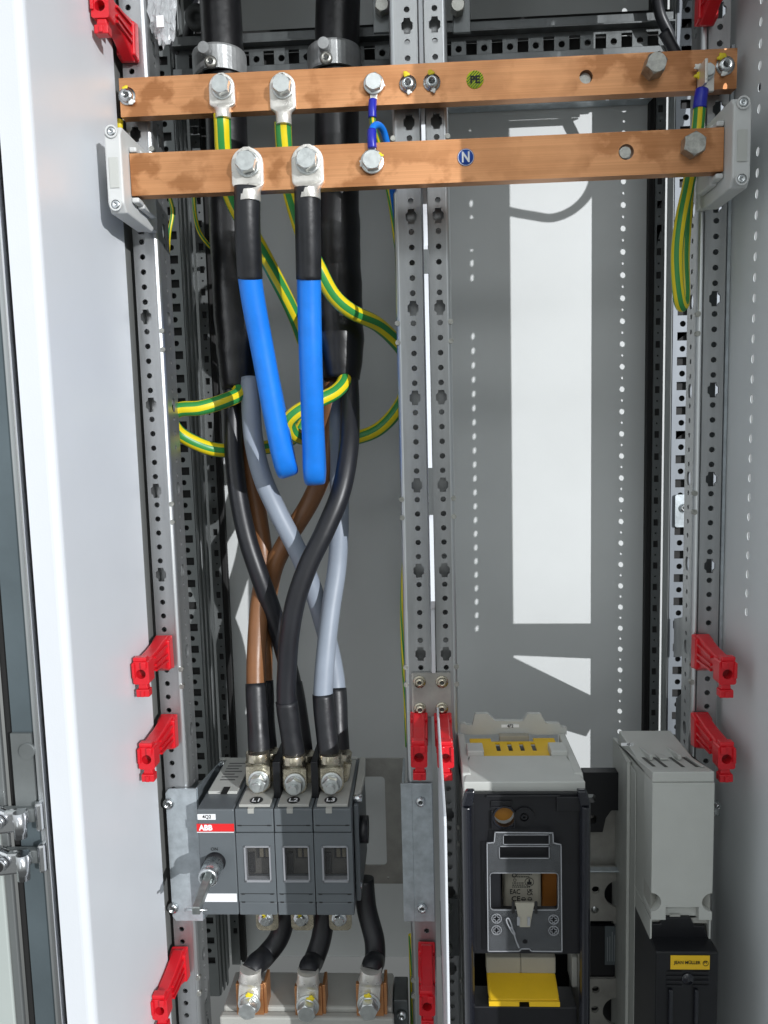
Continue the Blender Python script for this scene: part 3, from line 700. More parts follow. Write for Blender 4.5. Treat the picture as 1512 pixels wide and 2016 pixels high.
# N lugs
for k_, px, py in ((kN1, 488, 324), (kN2, 606, 319)):
    h = P(px, py, YN); lug(k_, (h.x, YN, h.z), (0, 0, -1), .0245, .0118, .0215, .0090)
    bolt(nb, px, py, YN - .0036, .0083, .0058, .0094, .2 if px < 500 else .45)
# PE conductors
kP1 = tube('conductor', pts3([(462, 752, .735), (470, 775, .722), (440, 790, .708), (395, 803, .70), (355, 806, .70), (336, 822, .705), (350, 850, .715), (385, 872, .722), (430, 886, .73), (490, 884, .75), (560, 872, .765), (600, 830, .775),
       (615, 740, .775), (592, 655, .765), (570, 600, .75), (540, 540, .73), (505, 475, .70), (470, 420, .68), (450, 370, .668), (440, 300, .656), (438, 250, .648), (437, 225, .646)]), .0068, YG, c1, k=10, up=(0, 1, .2))
kP1['label'] = 'green and yellow earth conductor looping out to the left post'
kP2 = tube('conductor', pts3([(668, 722, .74), (678, 748, .725), (660, 772, .712), (620, 792, .70), (580, 815, .695), (568, 835, .70), (585, 858, .715), (640, 868, .74), (700, 862, .75), (745, 845, .752), (780, 810, .755), (800, 770, .76), (805, 720, .76),
       (790, 685, .75), (745, 640, .725), (690, 612, .695), (655, 580, .682), (628, 530, .672), (600, 470, .668), (578, 400, .664), (563, 330, .658), (558, 270, .650), (557, 240, .646)]), .0068, YG, c2, k=10, up=(0, 1, .2))
kP2['label'] = 'green and yellow earth conductor looping right behind the centre rails'
for k_, px, py, tl in ((kP1, 438, 174, .0175), (kP2, 557, 173, .0215)):
    h = P(px, py, YPE); lug(k_, (h.x, YPE, h.z), (0, 0, -1), .0212, .0105, tl + .001, .0062)
    bolt(pe, px, py, YPE - .0036, .0078, .0055, .0088, .35)
# clamps
for (px, py, l) in ((430, 125, 'metal pipe collar with a screw round the left cable'), (657, 117, 'metal pipe collar with a screw round the right cable')):
    c = P(px, py, .752); r_ = .0252
    cl = empty('cable_clamp', (c.x, .752, c.z), l, 'clamp', 'cable collars under the roof')
    q = MB(); n = 36
    L = [[q.b.verts.new((c.x + rr * math.cos(2 * math.pi * i / n), .757 + rr * math.sin(2 * math.pi * i / n), c.z + z)) for i in range(n)] for rr, z in ((r_, -.012), (r_, .008), (r_ * .97, .010), (r_ - .003, .010), (r_ - .003, -.012))]
    for k in range(5):
        for i in range(n): q.b.faces.new((L[k][i], L[k][(i + 1) % n], L[(k + 1) % 5][(i + 1) % n], L[(k + 1) % 5][i]))
    q.build('collar', ALU, cl, smooth=False)
    MB().cyl((c.x - .006, .733, c.z + .001), (c.x - .006, .722, c.z + .001), .0050).build('screw_boss', ALU, cl)
    screw(cl, px - 15, py - 2, .722, .0058, NICK)
    MB().box(c.x - .030, c.x + .030, .779, .800, c.z - .006, c.z + .004).build('clamp_bar', STEELD, cl, bevel=.0006)

# ------------------------------------------------------------------ small jumper wires at the centre
def ferrule_lug(parent, px, py, Y, up_, wr=.0062, m=TIN):
    h = P(px, py, Y); s_ = 1 if up_ else -1
    MB().lathe((h.x, Y, h.z), [(wr, 0), (wr, -.0012), (.0002, -.0012)], n=24).box(h.x - .0028, h.x + .0028, Y - .0014, Y - .0002, min(h.z, h.z + s_ * .012), max(h.z, h.z + s_ * .012)).build('cable_lug', m, parent, bevel=.0003)
jw = empty('earth_jumper_wire', P(735, 170, YPE), 'thin green yellow wire with blue sleeve bolted to the upper copper bar at the centre', 'wire')
ferrule_lug(jw, 735, 166, YPE, False)
tube('sleeve', pts3([(734, 198, .643), (733, 215, .641), (733, 232, .641)]), .0033, BLUS, jw, seg=14)
tube('insulation', pts3([(733, 228, .641), (735, 250, .645), (742, 275, .66), (756, 330, .68), (766, 380, .69), (774, 430, .695), (782, 490, .70), (792, 540, .705)]), .0024, YGT, jw, seg=12)
bolt(pe, 736, 166, YPE - .0014, .0072, .0048, .0082, .3, paint=(.001, .0045, .0022), lacquer=(.006, -.001, .0030), spring=False)
jn = empty('neutral_jumper_wire', P(735, 315, YN), 'thin blue wire arching up from the lower copper bar at the centre', 'wire')
ferrule_lug(jn, 733, 320, YN, True)
tube('sleeve', pts3([(733, 292, .598), (732, 275, .598), (732, 257, .600)]), .0034, BLUS, jn, seg=14)
tube('insulation', pts3([(732, 262, .600), (734, 251, .604), (744, 246, .612), (755, 258, .622), (763, 290, .632), (768, 340, .65), (776, 400, .68), (784, 450, .70), (794, 520, .705)]), .0026, BLUC, jn, seg=12)
bolt(nb, 733, 319, YN - .0014, .0078, .0048, .0088, .1, paint=(.0062, .004, .0022), lacquer=(-.0068, -.001, .0028), spring=False)
# right earth wire
rw = empty('earth_wire', P(1385, 160, .64), 'green and yellow wire with blue sleeve hanging in a tight loop at the right post', 'wire')
c = P(1388, 152, YPE)
MB().box(c.x - .0068, c.x - .0045, .626, YPE - .0004, c.z - .012, c.z + .006).box(c.x - .0068, c.x + .006, .6415, YPE - .0005, c.z - .012, c.z + .007).build('cable_lug', TIN, rw, bevel=.0006)
tube('sleeve', pts3([(1382, 178, .635), (1379, 195, .634), (1377, 214, .634)]), .0050, BLUS, rw, seg=16)
tube('insulation', pts3([(1378, 208, .634), (1374, 250, .638), (1366, 310, .640), (1354, 370, .640), (1341, 430, .640), (1333, 490, .640), (1333, 545, .640), (1338, 592, .642), (1344, 602, .648), (1347, 580, .655), (1346, 510, .659), (1350, 440, .660), (1356, 360, .660), (1362, 300, .660)]), .0047, YG, rw, seg=16, k=10, up=(0, 1, 0))
bolt(pe, 1391, 142, YPE - .004, .0052, .004, .0062, .3, paint=(-.0066, -.003, .0034), lacquer=(-.007, .004, .003), spring=False)
# left little yellow end near the insulator
yw = empty('earth_wire', P(235, 240, .65), 'short yellow wire end between the upper bar and the left insulator', 'wire')
tube('insulation', pts3([(236, 236, .655), (235, 248, .655), (235, 262, .657), (236, 280, .66)]), .0028, YPAINT, yw, seg=12)
MB().box(*sorted((P(228, 0, .652).x, P(242, 0, .652).x)), .651, .653, P(235, 238, .652).z, P(235, 222, .652).z).build('cable_lug', TIN, yw, bevel=.0004)
# thin wires along the left post and behind the centre rails
for pth, m_, l in (
    ([(335, 390, .80), (340, 420, .80), (333, 460, .80), (330, 500, .81)], YGT, 'thin green yellow wire end in front of the left corner post'),
    ([(382, 385, .82), (384, 420, .82), (392, 455, .825), (410, 482, .83), (430, 500, .85)], YGT, 'thin green wire curving beside the left corner post slots'),
    ([(800, 1060, .71), (795, 1120, .71), (792, 1200, .71), (794, 1290, .71), (799, 1380, .71), (802, 1470, .71)], YGT, 'thin green yellow wire running down behind the centre rails'),
    ([(808, 1840, .70), (810, 1900, .70), (811, 1960, .70), (812, 2040, .70)], YGT, 'thin green yellow wire beside the lowest red clip')):
    tag(tube('thin_wire', pts3(pth), .0022, m_, None, seg=10), l, 'wire', None)

# ================================================================== LOAD BREAK SWITCH
SW = .640
bk = empty('mounting_bracket', P(590, 1500, .75), 'galvanised sheet tray that carries the grey switch', 'bracket')
a = P(403, 1497, .75); b = P(798, 1742, .75); YB = .752
x0, x1 = -.2105, P(798, 1600, YB).x
o1, o2 = pp(710, 1529, YB), pp(762, 1704, YB)
plate('back_plate', [(x0, b.z), (x1, b.z), (x1, a.z), (x0, a.z)], [rrect(o1[0], o2[1], o2[0], o1[1], .004), circ(*pp(764, 1728, YB), .0012)], YB, .002, PLATE, bk, .0003)
et, eb = P(345, 1553, .662).z, P(345, 1812, .662).z
MB().prism([(x0 - .001, .664, et), (x0 - .001, .752, a.z - .0005), (x0 - .001, .752, b.z), (x0 - .001, .664, eb)], (.0018, 0, 0)).build('side_flange', mat('zinc_flange', (.50, .56, .60), .35, .8, noise=.2, nscale=60), bk)
def ear(xa, xb, hx, name='ear'):
    q = [(xa + .003, eb), (xb, eb), (xb, et), (xa + .003, et), (xa, et - .004), (xa, eb + .004)]
    plate(name, q, [], .6615, .0022, GALV, bk, .0005)
ear(-.239, x0, 0)
MB().box(-.0145 + .001, .0048, .6615, .6637, eb, et + .004).build('ear', GALV, bk, bevel=.0005)
MB().box(x1 - .001, x1 + .001, .664, .752, eb, a.z).build('side_flange', GALV, bk)
MB().box(x1 - .001, -.0135, .6617, .6639, eb, et + .004).build('ear', GALV, bk, bevel=.0003)
for px, py in ((332, 1582), (341, 1787)): screw(bk, px, py, .6613, .0052, ZINC)
for px, py in ((828, 1578), (831, 1787)): screw(bk, px, py, .6613, .0046, ZINC)

sw = empty('load_break_switch', P(540, 1803, SW), 'slate grey three pole switch with red band and three windows', 'switch')
FL, FR = P(387, 1595, SW).x, P(692, 1595, SW).x
TZ, BZ = P(540, 1593, SW).z, P(540, 1802, SW).z
X1, X2, X3 = P(461, 1595, SW).x, P(538, 1595, SW).x, P(615, 1595, SW).x
def zz(py, Y=SW): return P(540, py, Y).z
gap = .0004
# mechanism module
MB().box(FL, X1 - gap, SW, .742, BZ, TZ).build('mechanism_housing', DGREY, sw, bevel=.0012)
MB().box(FL + .003, X1 - .004, .668, .741, TZ + .0002, TZ + .003).build('rating_label', LGREY, sw, bevel=.0003)
q = MB()
for i in range(7): q.box(FL + .008, X1 - .008 - random.random() * .010, .690 + i * .006, .692 + i * .006, TZ + .0031, TZ + .0032)
q.build('fine_print', mat('grey_print', (.12, .12, .12), .6), sw)
MB().box(X1 - .018, X1 - .012, .662, .676, TZ + .003, TZ + .0034).build('slot', INK, sw)
# poles
for i, (xa, xb) in enumerate(((X1, X2), (X2, X3), (X3, FR))):
    wx0, wx1 = xa + (xb - xa) * .20, xa + (xb - xa) * .88
    wz1, wz0 = zz(1665), zz(1736)
    plate('pole_cover', [(xa + gap, zz(1775.5)), (xb - gap, zz(1775.5)), (xb - gap, zz(1640)), (xa + gap, zz(1640))], [rect((wx0 + wx1) / 2, (wz0 + wz1) / 2, wx1 - wx0, wz1 - wz0)], SW, .012, DGREY, sw, .0007)
    MB().box(xa + gap, xb - gap, SW, .742, zz(1639), TZ).build('pole_top_cover', DGREY, sw, bevel=.0010)
    MB().box(xa + gap, xb - gap, SW, .742, BZ, zz(1776.5)).build('pole_bottom_cover', DGREY, sw, bevel=.0010)
    MB().box(xa + gap, xb - gap, SW + .0125, .742, zz(1776), zz(1639.5)).build('pole_body', BLACK, sw)
    MB().box(xa + .002, xb - .002, SW - .0002, SW + .0002, zz(1625.5), zz(1624.5)).box(xa + .002, xb - .002, SW - .0002, SW + .0002, zz(1760), zz(1759)).build('groove', INK, sw)
    for px_ in (xa + .003, xb - .003 - .003):
        MB().box(px_, px_ + .003, SW - .0004, SW + .0001, zz(1626), zz(1624)).box(px_, px_ + .003, SW - .0004, SW + .0001, zz(1761), zz(1759)).box(px_, px_ + .003, SW - .0004, SW + .0001, zz(1777), zz(1775)).build('notch', INK, sw)
    wn = MB()
    t_ = .0013
    for r4 in ((wx0, wx1, wz1 - t_, wz1), (wx0, wx1, wz0, wz0 + t_ * 1.6), (wx0, wx0 + t_ * 1.3, wz0, wz1), (wx1 - t_, wx1, wz0, wz1)): wn.box(r4[0], r4[1], SW - .0012, SW + .006, r4[2], r4[3])
    wn = wn.build('window', RIM, sw, bevel=.0002)
    g = MB().box(wx0 + t_, wx1 - t_, SW + .0002, SW + .001, wz0 + t_, wz1 - t_).build('pane', CLEARW, None); reparent(g, wn)
    g = MB().box(wx0 + .001, wx1 - .001, SW + .0115, SW + .0123, wz0 + .001, wz1 - .001).build('inner_face', mat('smoked_interior', (.085, .08, .072), .6, noise=.4, nscale=120), None); reparent(g, wn)
    g = MB().box(wx0 + (wx1 - wx0) * .42, wx1 - .002, SW + .009, SW + .0113, wz1 - .017, wz1 - .001).box(wx0 + .002, wx0 + (wx1 - wx0) * .3, SW + .009, SW + .0113, wz0 + .003, wz1 - .012).build('contact', BLACK, None); reparent(g, wn)
    q_ = MB()
    for k in range(2): q_.box(wx0 + (wx1 - wx0) * (.52 + .22 * k), wx0 + (wx1 - wx0) * (.66 + .22 * k), SW + .0075, SW + .0088, wz1 - .015, wz1 - .007)
    reparent(q_.build('contact_blade', mat('dark_bronze', (.16, .14, .10), .5, .3), None), wn)
    # top deck, pale, with label and the little clip
    MB().box(xa + .0035, xb - .0035, SW + .003, .735, TZ + .0002, TZ + .0028).build('terminal_deck', OGREY, sw, bevel=.0005)
    MB().box((xa + xb) / 2 - .0055, (xa + xb) / 2 + .0000, SW - .0004, SW + .008, TZ - .004, TZ + .0006).build('clip', OGREY, sw, bevel=.0003)
    cx = (xa + xb) / 2 + (.0005, -.001, -.002)[i]
    lab = MB()
    n = 28; A = [(cx + .0058 * math.cos(2 * math.pi * j / n), SW + .0105 + .0062 * math.sin(2 * math.pi * j / n), TZ + .0030) for j in range(n)]
    lab.prism(A, (0, 0, .0003)); lab = lab.build('phase_mark', INK, sw)
    c_ = bpy.data.curves.new('tmp', 'FONT'); c_.body = 'L%d' % (i + 1); c_.size = .0085; c_.align_x = 'CENTER'; c_.align_y = 'CENTER'; c_.extrude = .00005; c_.offset = .0001
    o_ = bpy.data.objects.new('tmp', c_); me = bpy.data.meshes.new_from_object(o_); bpy.data.objects.remove(o_)
    me.transform(Matrix.Translation((cx, SW + .0100, TZ + .0034))); q_ = link_mesh('lettering', me, PRWHITE, None); reparent(q_, lab)
# phase barriers
for xb_, dx in ((X2, 0), (X3, 0)):
    MB().box(xb_ - .0032, xb_ + .0032, .660, .742, TZ, TZ + .034).build('phase_barrier', BLACK, sw, bevel=.0005)
# right flank details
MB().box(FR + .0002, FR + .0045, .655, .74, BZ + .004, TZ - .004).build('end_cover', DGREY, sw, bevel=.001)
MB().cyl((FR + .004, .668, zz(1665)), (FR + .012, .668, zz(1665)), .012, .012, 28).build('round_button', BLACK, sw)
MB().prism([(FR + .0002, .664, TZ + .001), (FR + .006, .67, TZ + .001), (FR + .008, .70, TZ + .004), (FR + .006, .735, TZ + .006), (FR + .0002, .735, TZ + .006)], (0, 0, -.006)).build('end_shroud', OGREY, sw, bevel=.001)
for py in (1572, 1742):
    c = P(700, py, .66); MB().cyl((c.x - .002, .66, c.z), (c.x + .006, .66, c.z), .0034, .0034, 16).build('cover_screw', ZINC, sw)
# marks
MB().pbox(387.6, 1622, 460.4, 1637.2, SW - .0003, .0004).build('red_band', DECALR, sw)
MB().pbox(387.6, 1638, 460.4, 1639.4, SW - .0003, .0004).build('white_line', PRWHITE, sw)
text('logo_lettering', 'ABB', 405, 1630, SW - .0006, .0050, PRWHITE, sw, bold=.00028, sx_=.95)
MB().pbox(389, 1603, 424, 1614, SW - .0003, .0004).build('name_label', PRWHITE, sw, bevel=.0001)
text('lettering', '4Q2', 407, 1608.5, SW - .0006, .0032, INK, sw, bold=.00006)
MB().pbox(402, 1759.5, 466, 1775.5, SW - .0003, .0004).build('white_field', PRWHITE, sw)
text('lettering', 'ON', 422, 1672, SW - .0003, .0030, INK, sw)
text('lettering', 'OFF', 403, 1700, SW - .0003, .0028, INK, sw, rot=.9)
# operating shaft
kc = P(424, 1697, SW); tip = P(384, 1797, .577)
MB().lathe((kc.x, SW, kc.z), [(.0094, 0), (.0094, -.001), (.0088, -.0015), (.0088, -.006), (.0001, -.006)]).build('knob_base', BLACK, sw)
sh = MB().lathe((kc.x, SW - .006, kc.z), [(.0088, 0), (.0088, -.018), (.0075, -.020), (.0058, -.020), (.0052, -.014), (.0001, -.014)]).build('shaft_coupling', ZINC, sw)
d = (tip - Vector((kc.x, SW - .02, kc.z))); st = Vector((kc.x, SW - .018, kc.z))
q = MB(); n_ = Vector((.0034, 0, 0)); m_ = Vector((0, 0, .0034))
q.hexa([st - n_ - m_, st + n_ - m_, st + n_ + m_, st - n_ + m_, st + d - n_ - m_, st + d + n_ - m_, st + d + n_ + m_, st + d - n_ + m_]).build('operating_shaft', RODM, sw, bevel=.0008)
tp = st + d * .97
MB().cyl(tp - Vector((.0095, 0, 0)), tp + Vector((.0095, 0, 0)), .0012, n=10).build('cross_pin', ZINC, sw)
# top-left mounting tab
c = P(441, 1508, .745)
MB().box(c.x - .004, c.x + .006, .744, .749, TZ, c.z + .006).build('mounting_tab', LGREY, sw, bevel=.0005); screw(sw, 441, 1509, .744, .0060, ZINC)
c = P(692, 1510, .745); MB().box(c.x - .006, c.x + .006, .744, .749, TZ, c.z + .006).build('mounting_tab', LGREY, sw, bevel=.0005); screw(sw, 691, 1512, .744, .0055, ZINC)

# upper lugs on the switch, two per pole
for i, (px, py, kf, kb) in enumerate(((510, 1537, kL1f, kL1b), (581, 1542, kL2f, kL2b), (653, 1540, kL3f, kL3b))):
    h = P(px, py, .668)
    dn = (0.0, 0.05, 1)
    lug(kf, (h.x, .668, h.z), dn, .0230, .0102, .0215, .0105, BRASST, .004)
    lug(kb, (h.x + .004, .688, h.z), (.18, .05, 1), .0225, .0105, .0165, .0100, BRASST, .004)
    MB().box(h.x - .009, h.x + .009, .674, .683, TZ - .002, h.z + .012).build('terminal', BRASST, sw, bevel=.0006)
    bolt(sw, px, py, .664, .0080, .0062, .0098, .2 + i * .3, BOLTM, stud=True)
# lower lugs
for i, px in enumerate((526, 595, 670)):
    c = P(px, 1812, .668)
    plate('lower_terminal', rrect(c.x - .0105, c.z - .010, c.x + .0105, c.z + .02, .005), [], .668, .0035, BRASST, sw, .0005)
    bolt(sw, px - 2, 1808, .6678, .0050, .004, .0072, .3, ZINC, paint=(-.002, .0062, .0026) if i < 2 else None, spring=False)

# ------------------------------------------------------------------ lower outgoing cables and terminal block
low = ((( 568, 1770, .69), (552, 1840, .685), (524, 1880, .675), (504, 1898, .655), (494, 1914, .648)), ((642, 1760, .69), (634, 1840, .685), (618, 1890, .674), (610, 1902, .655), (607, 1918, .648)),
       ((716, 1730, .70), (722, 1790, .695), (737, 1850, .684), (738, 1890, .674), (734, 1898, .655), (730, 1914, .648)))
wds = ('left', 'middle', 'right')
lb = ('left of the three short black cables below the switch', 'middle of the three short black cables below the switch', 'right one of the short black cables below the switch, bent past its corner')
hp = ((491, 1972), (606, 1977), (726, 1973))
lc = []
for i, pth in enumerate(low):
    r0 = empty('short_cable', P(*pth[-1]), lb[i], 'cable', 'short black cables below the switch'); lc.append(r0)
    tube('sleeve', pts3(pth), .0098, SHRINK, r0)
    h = P(hp[i][0], hp[i][1], .648); e_ = P(pth[-1][0], pth[-1][1], pth[-1][2]) - Vector((h.x, .648, h.z))
    lug(r0, (h.x, .648, h.z), e_, .0200, .0100, e_.length * .92, .0098, TIN, .0045)
tb = empty('terminal_block', P(620, 2016, .65), 'grey support block with three copper tabs at the bottom edge', 'terminal block')
g = [P(466, 1956, .70), P(798, 1962, .70)]; zt = P(620, 1985, .652).z
MB().box(P(440, 2000, .652).x, P(772, 2000, .652).x, .6535, .70, ZB, zt).build('block_body', OGREY, tb, bevel=.002)
MB().box(P(436, 2000, .652).x, P(776, 2000, .652).x, .645, .6533, ZB, P(620, 2004, .645).z).build('block_front', OGREY, tb, bevel=.002)
MB().box(P(772, 2000, .652).x + .0005, P(802, 2000, .652).x, .668, .70, ZB, zt - .004).build('end_foot', STEELD, tb, bevel=.001)
screw(tb, 791, 1998, .667, .0045, ZINC)
for i, (px, py) in enumerate(hp):
    c = P(px + 3, py, .652)
    q = MB().box(c.x - .0125, c.x + .0125, .6482, .6530, c.z - .012, c.z + .0205); q.build('copper_tab', COPPER, tb, bevel=.0005)
    MB().box(c.x + .0127, c.x + .0155, .650, .668, c.z - .012, c.z + .0205).build('copper_side', COPPER, tb, bevel=.0004)
    bolt(tb, px, py + 3, .6435, .0086, .0075, .0105, .3 + .4 * i, BOLTM, paint=((0.0005, .0090, .0034), (.003, .0088, .0034), (-.0005, .0088, .0034))[i])

# ================================================================== RED CLIPS
def make_clip(label):
    root = empty('red_clip', (0, 0, 0), label, 'clip', 'red plastic cover clips on the rails')
    # local frame: origin on the rail face, viewer towards -Y
    q = MB()
    out = [(-.001, -.014), (-.006, -.016), (-.030, -.006), (-.052, -.004), (-.052, .010), (-.030, .012), (-.008, .016), (-.001, .014)]
    q.prism([(-.0052, y, z) for y, z in out], (.0104, 0, 0)); q.build('arm', RED, root, bevel=.0012)
    MB().prism([(-.0078, y, z) for y, z in ((-.001, -.015), (-.012, -.013), (-.012, .013), (-.001, .0155))], (.0156, 0, 0)).build('base_block', RED, root, bevel=.0012)
    q = MB()
    for s_ in (-1, 1):
        xs = sorted((s_ * .0054, s_ * .0072))
        for z in (-.0035, .001, .0075): q.prism([(xs[0], -.014, z * 1.25 - .0008), (xs[0], -.044, z - .0008), (xs[0], -.044, z + .0008), (xs[0], -.014, z * 1.25 + .0008)], (.0018, 0, 0))
    q.build('side_rib', RED, root)
    # nose with round socket
    me = plate_mesh(rrect(-.0068, -.0095, .0068, .0095, .002), [circ(0, -.001, .0040, 20)], .012, front(-.062, .012))
    link_mesh('nose', me, RED, root, .0007, world=False)
    MB().cyl((0, -.054, -.001), (0, -.0505, -.001), .0046, n=20).build('socket_floor', mat('socket_shade_red', (.28, .006, .01), .4), root)  # floor in darker red, shade of the socket put into its colour
    MB().box(-.0062, .0048, -.0615, -.0545, .0093, .0128).box(.0005, .0052, -.0640, -.0622, .0035, .0095).build('upper_tab', RED, root, bevel=.0008)
    MB().prism([(-.0030, -.061, -.0095), (.0040, -.061, -.0095), (.0048, -.061, -.0140), (-.0036, -.061, -.0140)], (0, .006, 0)).box(-.0052, .0056, -.0620, -.0540, -.0205, -.0140).build('lower_tab', RED, root, bevel=.0008)
    MB().box(-.0012, .0018, -.0632, -.0621, -.0200, -.0150).box(-.0068, -.0045, -.0640, -.0622, -.004, .0085).build('front_rib', RED, root, bevel=.0004)
    return root
clips = [(197, 12, 'red clip tilted out at the top left corner', 0), (278, 1327, 'upper of the two red clips on the left rail beside the conductors', 0), (289, 1495, 'lower of the two red clips on the left rail, just above the tray ear', 0),
         (315, 1989, 'red clip at the bottom edge of the left rail', 0), (825, 1491, 'red clip on the left centre rail under the joining plate', 0), (877, 1492, 'red clip on the right centre rail under the joining plate', 1),
         (834, 1981, 'red clip at the bottom of the centre beside the divider sheet', 0), (1432, 1327, 'upper of the two red clips on the right rail', 1), (1430, 1494, 'red clip on the right rail just above the slim grey fuse box', 1),
         (1447, -72, 'red clip cut off by the top right corner', 1)]
proto = make_clip(clips[0][2]); kids = list(proto.children)
for i, (px, py, l, mir) in enumerate(clips):
    if i == 0: r_ = proto
    else:
        r_ = proto.copy(); COL.objects.link(r_)
        for ch in kids:
            c_ = ch.copy(); COL.objects.link(c_); c_.parent = r_
    n_ = P(px, py, YS - .062); r_.location = (n_.x, YS - .0008, n_.z + .001); r_['label'] = l
    r_.rotation_euler = (0, math.radians((1.2, -.8, .6, -1.4, .5, -.9, 1.1, .4, -1.2, .8)[i]), 0)
    if mir: r_.scale = (-1, 1, 1)
    if i == 6: r_.location.x = -.0035

# ================================================================== FUSE SWITCH (wide unit)
fs = empty('fuse_switch', P(1035, 2016, .58), 'wide fuse switch with pale frame, black cover and yellow insert', 'fuse switch')
FY = .580; FB = .672
L_, R_ = P(912, 1560, FY).x, P(1154, 1560, FY).x
def fx(z): return 850 + z / 3.17
def fy(z): return 1380 + z / 3.17
def fz(py, Y): return P(1035, py, Y).z
def zpoly(pts, Y): return ppoly([(fx(a), fy(b)) for a, b in pts], Y)
ztop = fz(fy(505), FY)      # height of the top deck
# back rim with two raised lobes
plate('rear_rim', zpoly([(200, 210), (178, 195), (178, 145), (205, 140), (215, 152), (255, 152), (272, 82), (350, 80), (395, 125), (570, 128), (600, 82), (682, 82), (712, 140), (800, 142), (808, 165), (845, 168), (842, 210)], .668), [], .668, .005, LGREY, fs, .0008)
# frame side walls running forward
lw0, lw1 = P(fx(180), fy(200), .668), P(fx(845), fy(200), .668)
q = MB()
q.hexa([(L_, FY + .001, ztop - .012), (L_ + .007, FY + .001, ztop - .012), (L_ + .007, FY + .012, ztop + .002), (L_, FY + .012, ztop + .002), (L_, .667, ztop - .03), (L_ + .006, .667, ztop - .03), (L_ + .006, .667, lw0.z), (L_, .667, lw0.z)])
q.build('side_wall', LGREY, fs, bevel=.001)
q = MB(); q.hexa([(R_ - .007, FY + .001, ztop - .012), (R_, FY + .001, ztop - .012), (R_, FY + .012, ztop + .002), (R_ - .007, FY + .012, ztop + .002), (R_ - .006, .667, ztop - .03), (R_, .667, ztop - .03), (R_, .667, lw1.z), (R_ - .006, .667, lw1.z)])
q.build('side_wall', LGREY, fs, bevel=.001)
# sloped front deck
dz = fz(fy(362), .615)
MB().hexa([(L_ + .0005, FY, ztop - .010), (R_ - .0005, FY, ztop - .010), (R_ - .0005, FY, ztop), (L_ + .0005, FY, ztop), (L_ + .008, .622, dz - .012), (R_ - .008, .622, dz - .012), (R_ - .008, .622, dz), (L_ + .008, .622, dz)]).build('front_deck', LGREY, fs, bevel=.0008)
MB().box(L_ + .006, L_ + .020, .622, .640, dz - .01, dz + .004).box(R_ - .020, R_ - .006, .622, .640, dz - .01, dz + .004).build('deck_shoulder', LGREY, fs, bevel=.001)
# yellow insert with four slots
ya, yb = P(fx(250), fy(355), .632), P(fx(775), fy(240), .655)
yl, yr = L_ + .0105, R_ - .0105
zf, zr = fz(fy(352), .626), fz(fy(238), .664)
H = []
pitch = (yr - yl)
for k in range(4):
    u = .29 + k * .137; H.append([(yl + pitch * u, .30), (yl + pitch * (u + .05), .30), (yl + pitch * (u + .05), .74), (yl + pitch * u, .74)])
me = plate_mesh([(yl, 0), (yr, 0), (yr, 1), (yr - pitch * .25, 1), (yr - pitch * .25, .82), (yl + pitch * .25, .82), (yl + pitch * .25, 1), (yl, 1)], H, .0016, Matrix.Identity(4))
for v in me.vertices:
    t = v.co.y; v.co = Vector((v.co.x, .626 + .038 * t, zf + (zr - zf) * t + v.co.z))
link_mesh('yellow_insert', me, YEL, fs, .0002)
MB().box(yl - .003, yr + .003, .628, .666, zf - .012, zf - .007).build('chamber', BLACK, fs)
c = P(fx(505), fy(235), .664); MB().box(c.x - .012, c.x + .014, .660, .6668, c.z - .004, c.z + .004).build('rear_bar', BEIGE, fs, bevel=.0004)
MB().pbox(fx(435), fy(148), fx(545), fy(166), .6676, .0004).build('name_label', PRWHITE, fs); text('lettering', '4F2', fx(490), fy(157), .6673, .0028, INK, fs, bold=.00004)
# front band in two halves and legs
zb_ = fz(fy(575), FY)
xm = P(fx(573), fy(540), FY).x
MB().box(L_, xm - .0002, FY, FY + .012, zb_, ztop - .0102).box(xm + .0002, R_, FY, FY + .012, zb_, ztop - .0102).build('front_band', LGREY, fs, bevel=.0006)
MB().box(L_, L_ + .0025, FY, .66, ZB, zb_ - .0002).box(R_ - .0018, R_, FY, .66, ZB, zb_ - .0002).build('side_panel', OGREY, fs, bevel=.0006)
# black cover
CY = .572
cl_, cr_ = P(fx(228), fy(700), CY).x, P(fx(958), fy(700), CY).x
cv_t = P(1035, fy(578), CY).z; cv_b = P(1035, fy(1575), CY).z
wA, wB = pp(fx(405), fy(1070), CY), pp(fx(785), fy(1300), CY)
kn = pp(fx(453), fy(722), CY)
hA, hB = pp(fx(447), fy(835), CY), pp(fx(700), fy(975), CY)
plate('cover_plate', [(cl_, cv_b), (cr_, cv_b), (cr_, cv_t), (cl_, cv_t)], [rrect(pp(fx(372), 0, CY)[0], wB[1], wB[0], wA[1], .002), circ(kn[0], kn[1], .0078, 24)], CY, .004, BLACK, fs, .0006)
MB().cyl((kn[0], CY + .011, kn[1]), (kn[0], CY + .009, kn[1]), .0080, n=24).box(kn[0] - .0004, kn[0] + .0004, CY + .0075, CY + .0089, kn[1] + .001, kn[1] + .006).build('orange_plug', ORANGE, fs)
MB().ring((kn[0], 0, kn[1]), .0078, .0092, CY - .0012, CY - .0001, 28).build('socket_rim', BLACKG, fs)
c = pp(fx(575), fy(718), CY); MB().ring((c[0], 0, c[1]), .0035, .0078, CY - .0018, CY - .0001, 28).ring((c[0], 0, c[1]), .001, .0022, CY - .0018, CY - .0001, 20).build('test_socket', BLACK, fs)
MB().pbox(fx(345), fy(595), fx(555), fy(800), CY - .002, .0018).build('raised_field', BLACK, fs, bevel=.001) if False else None
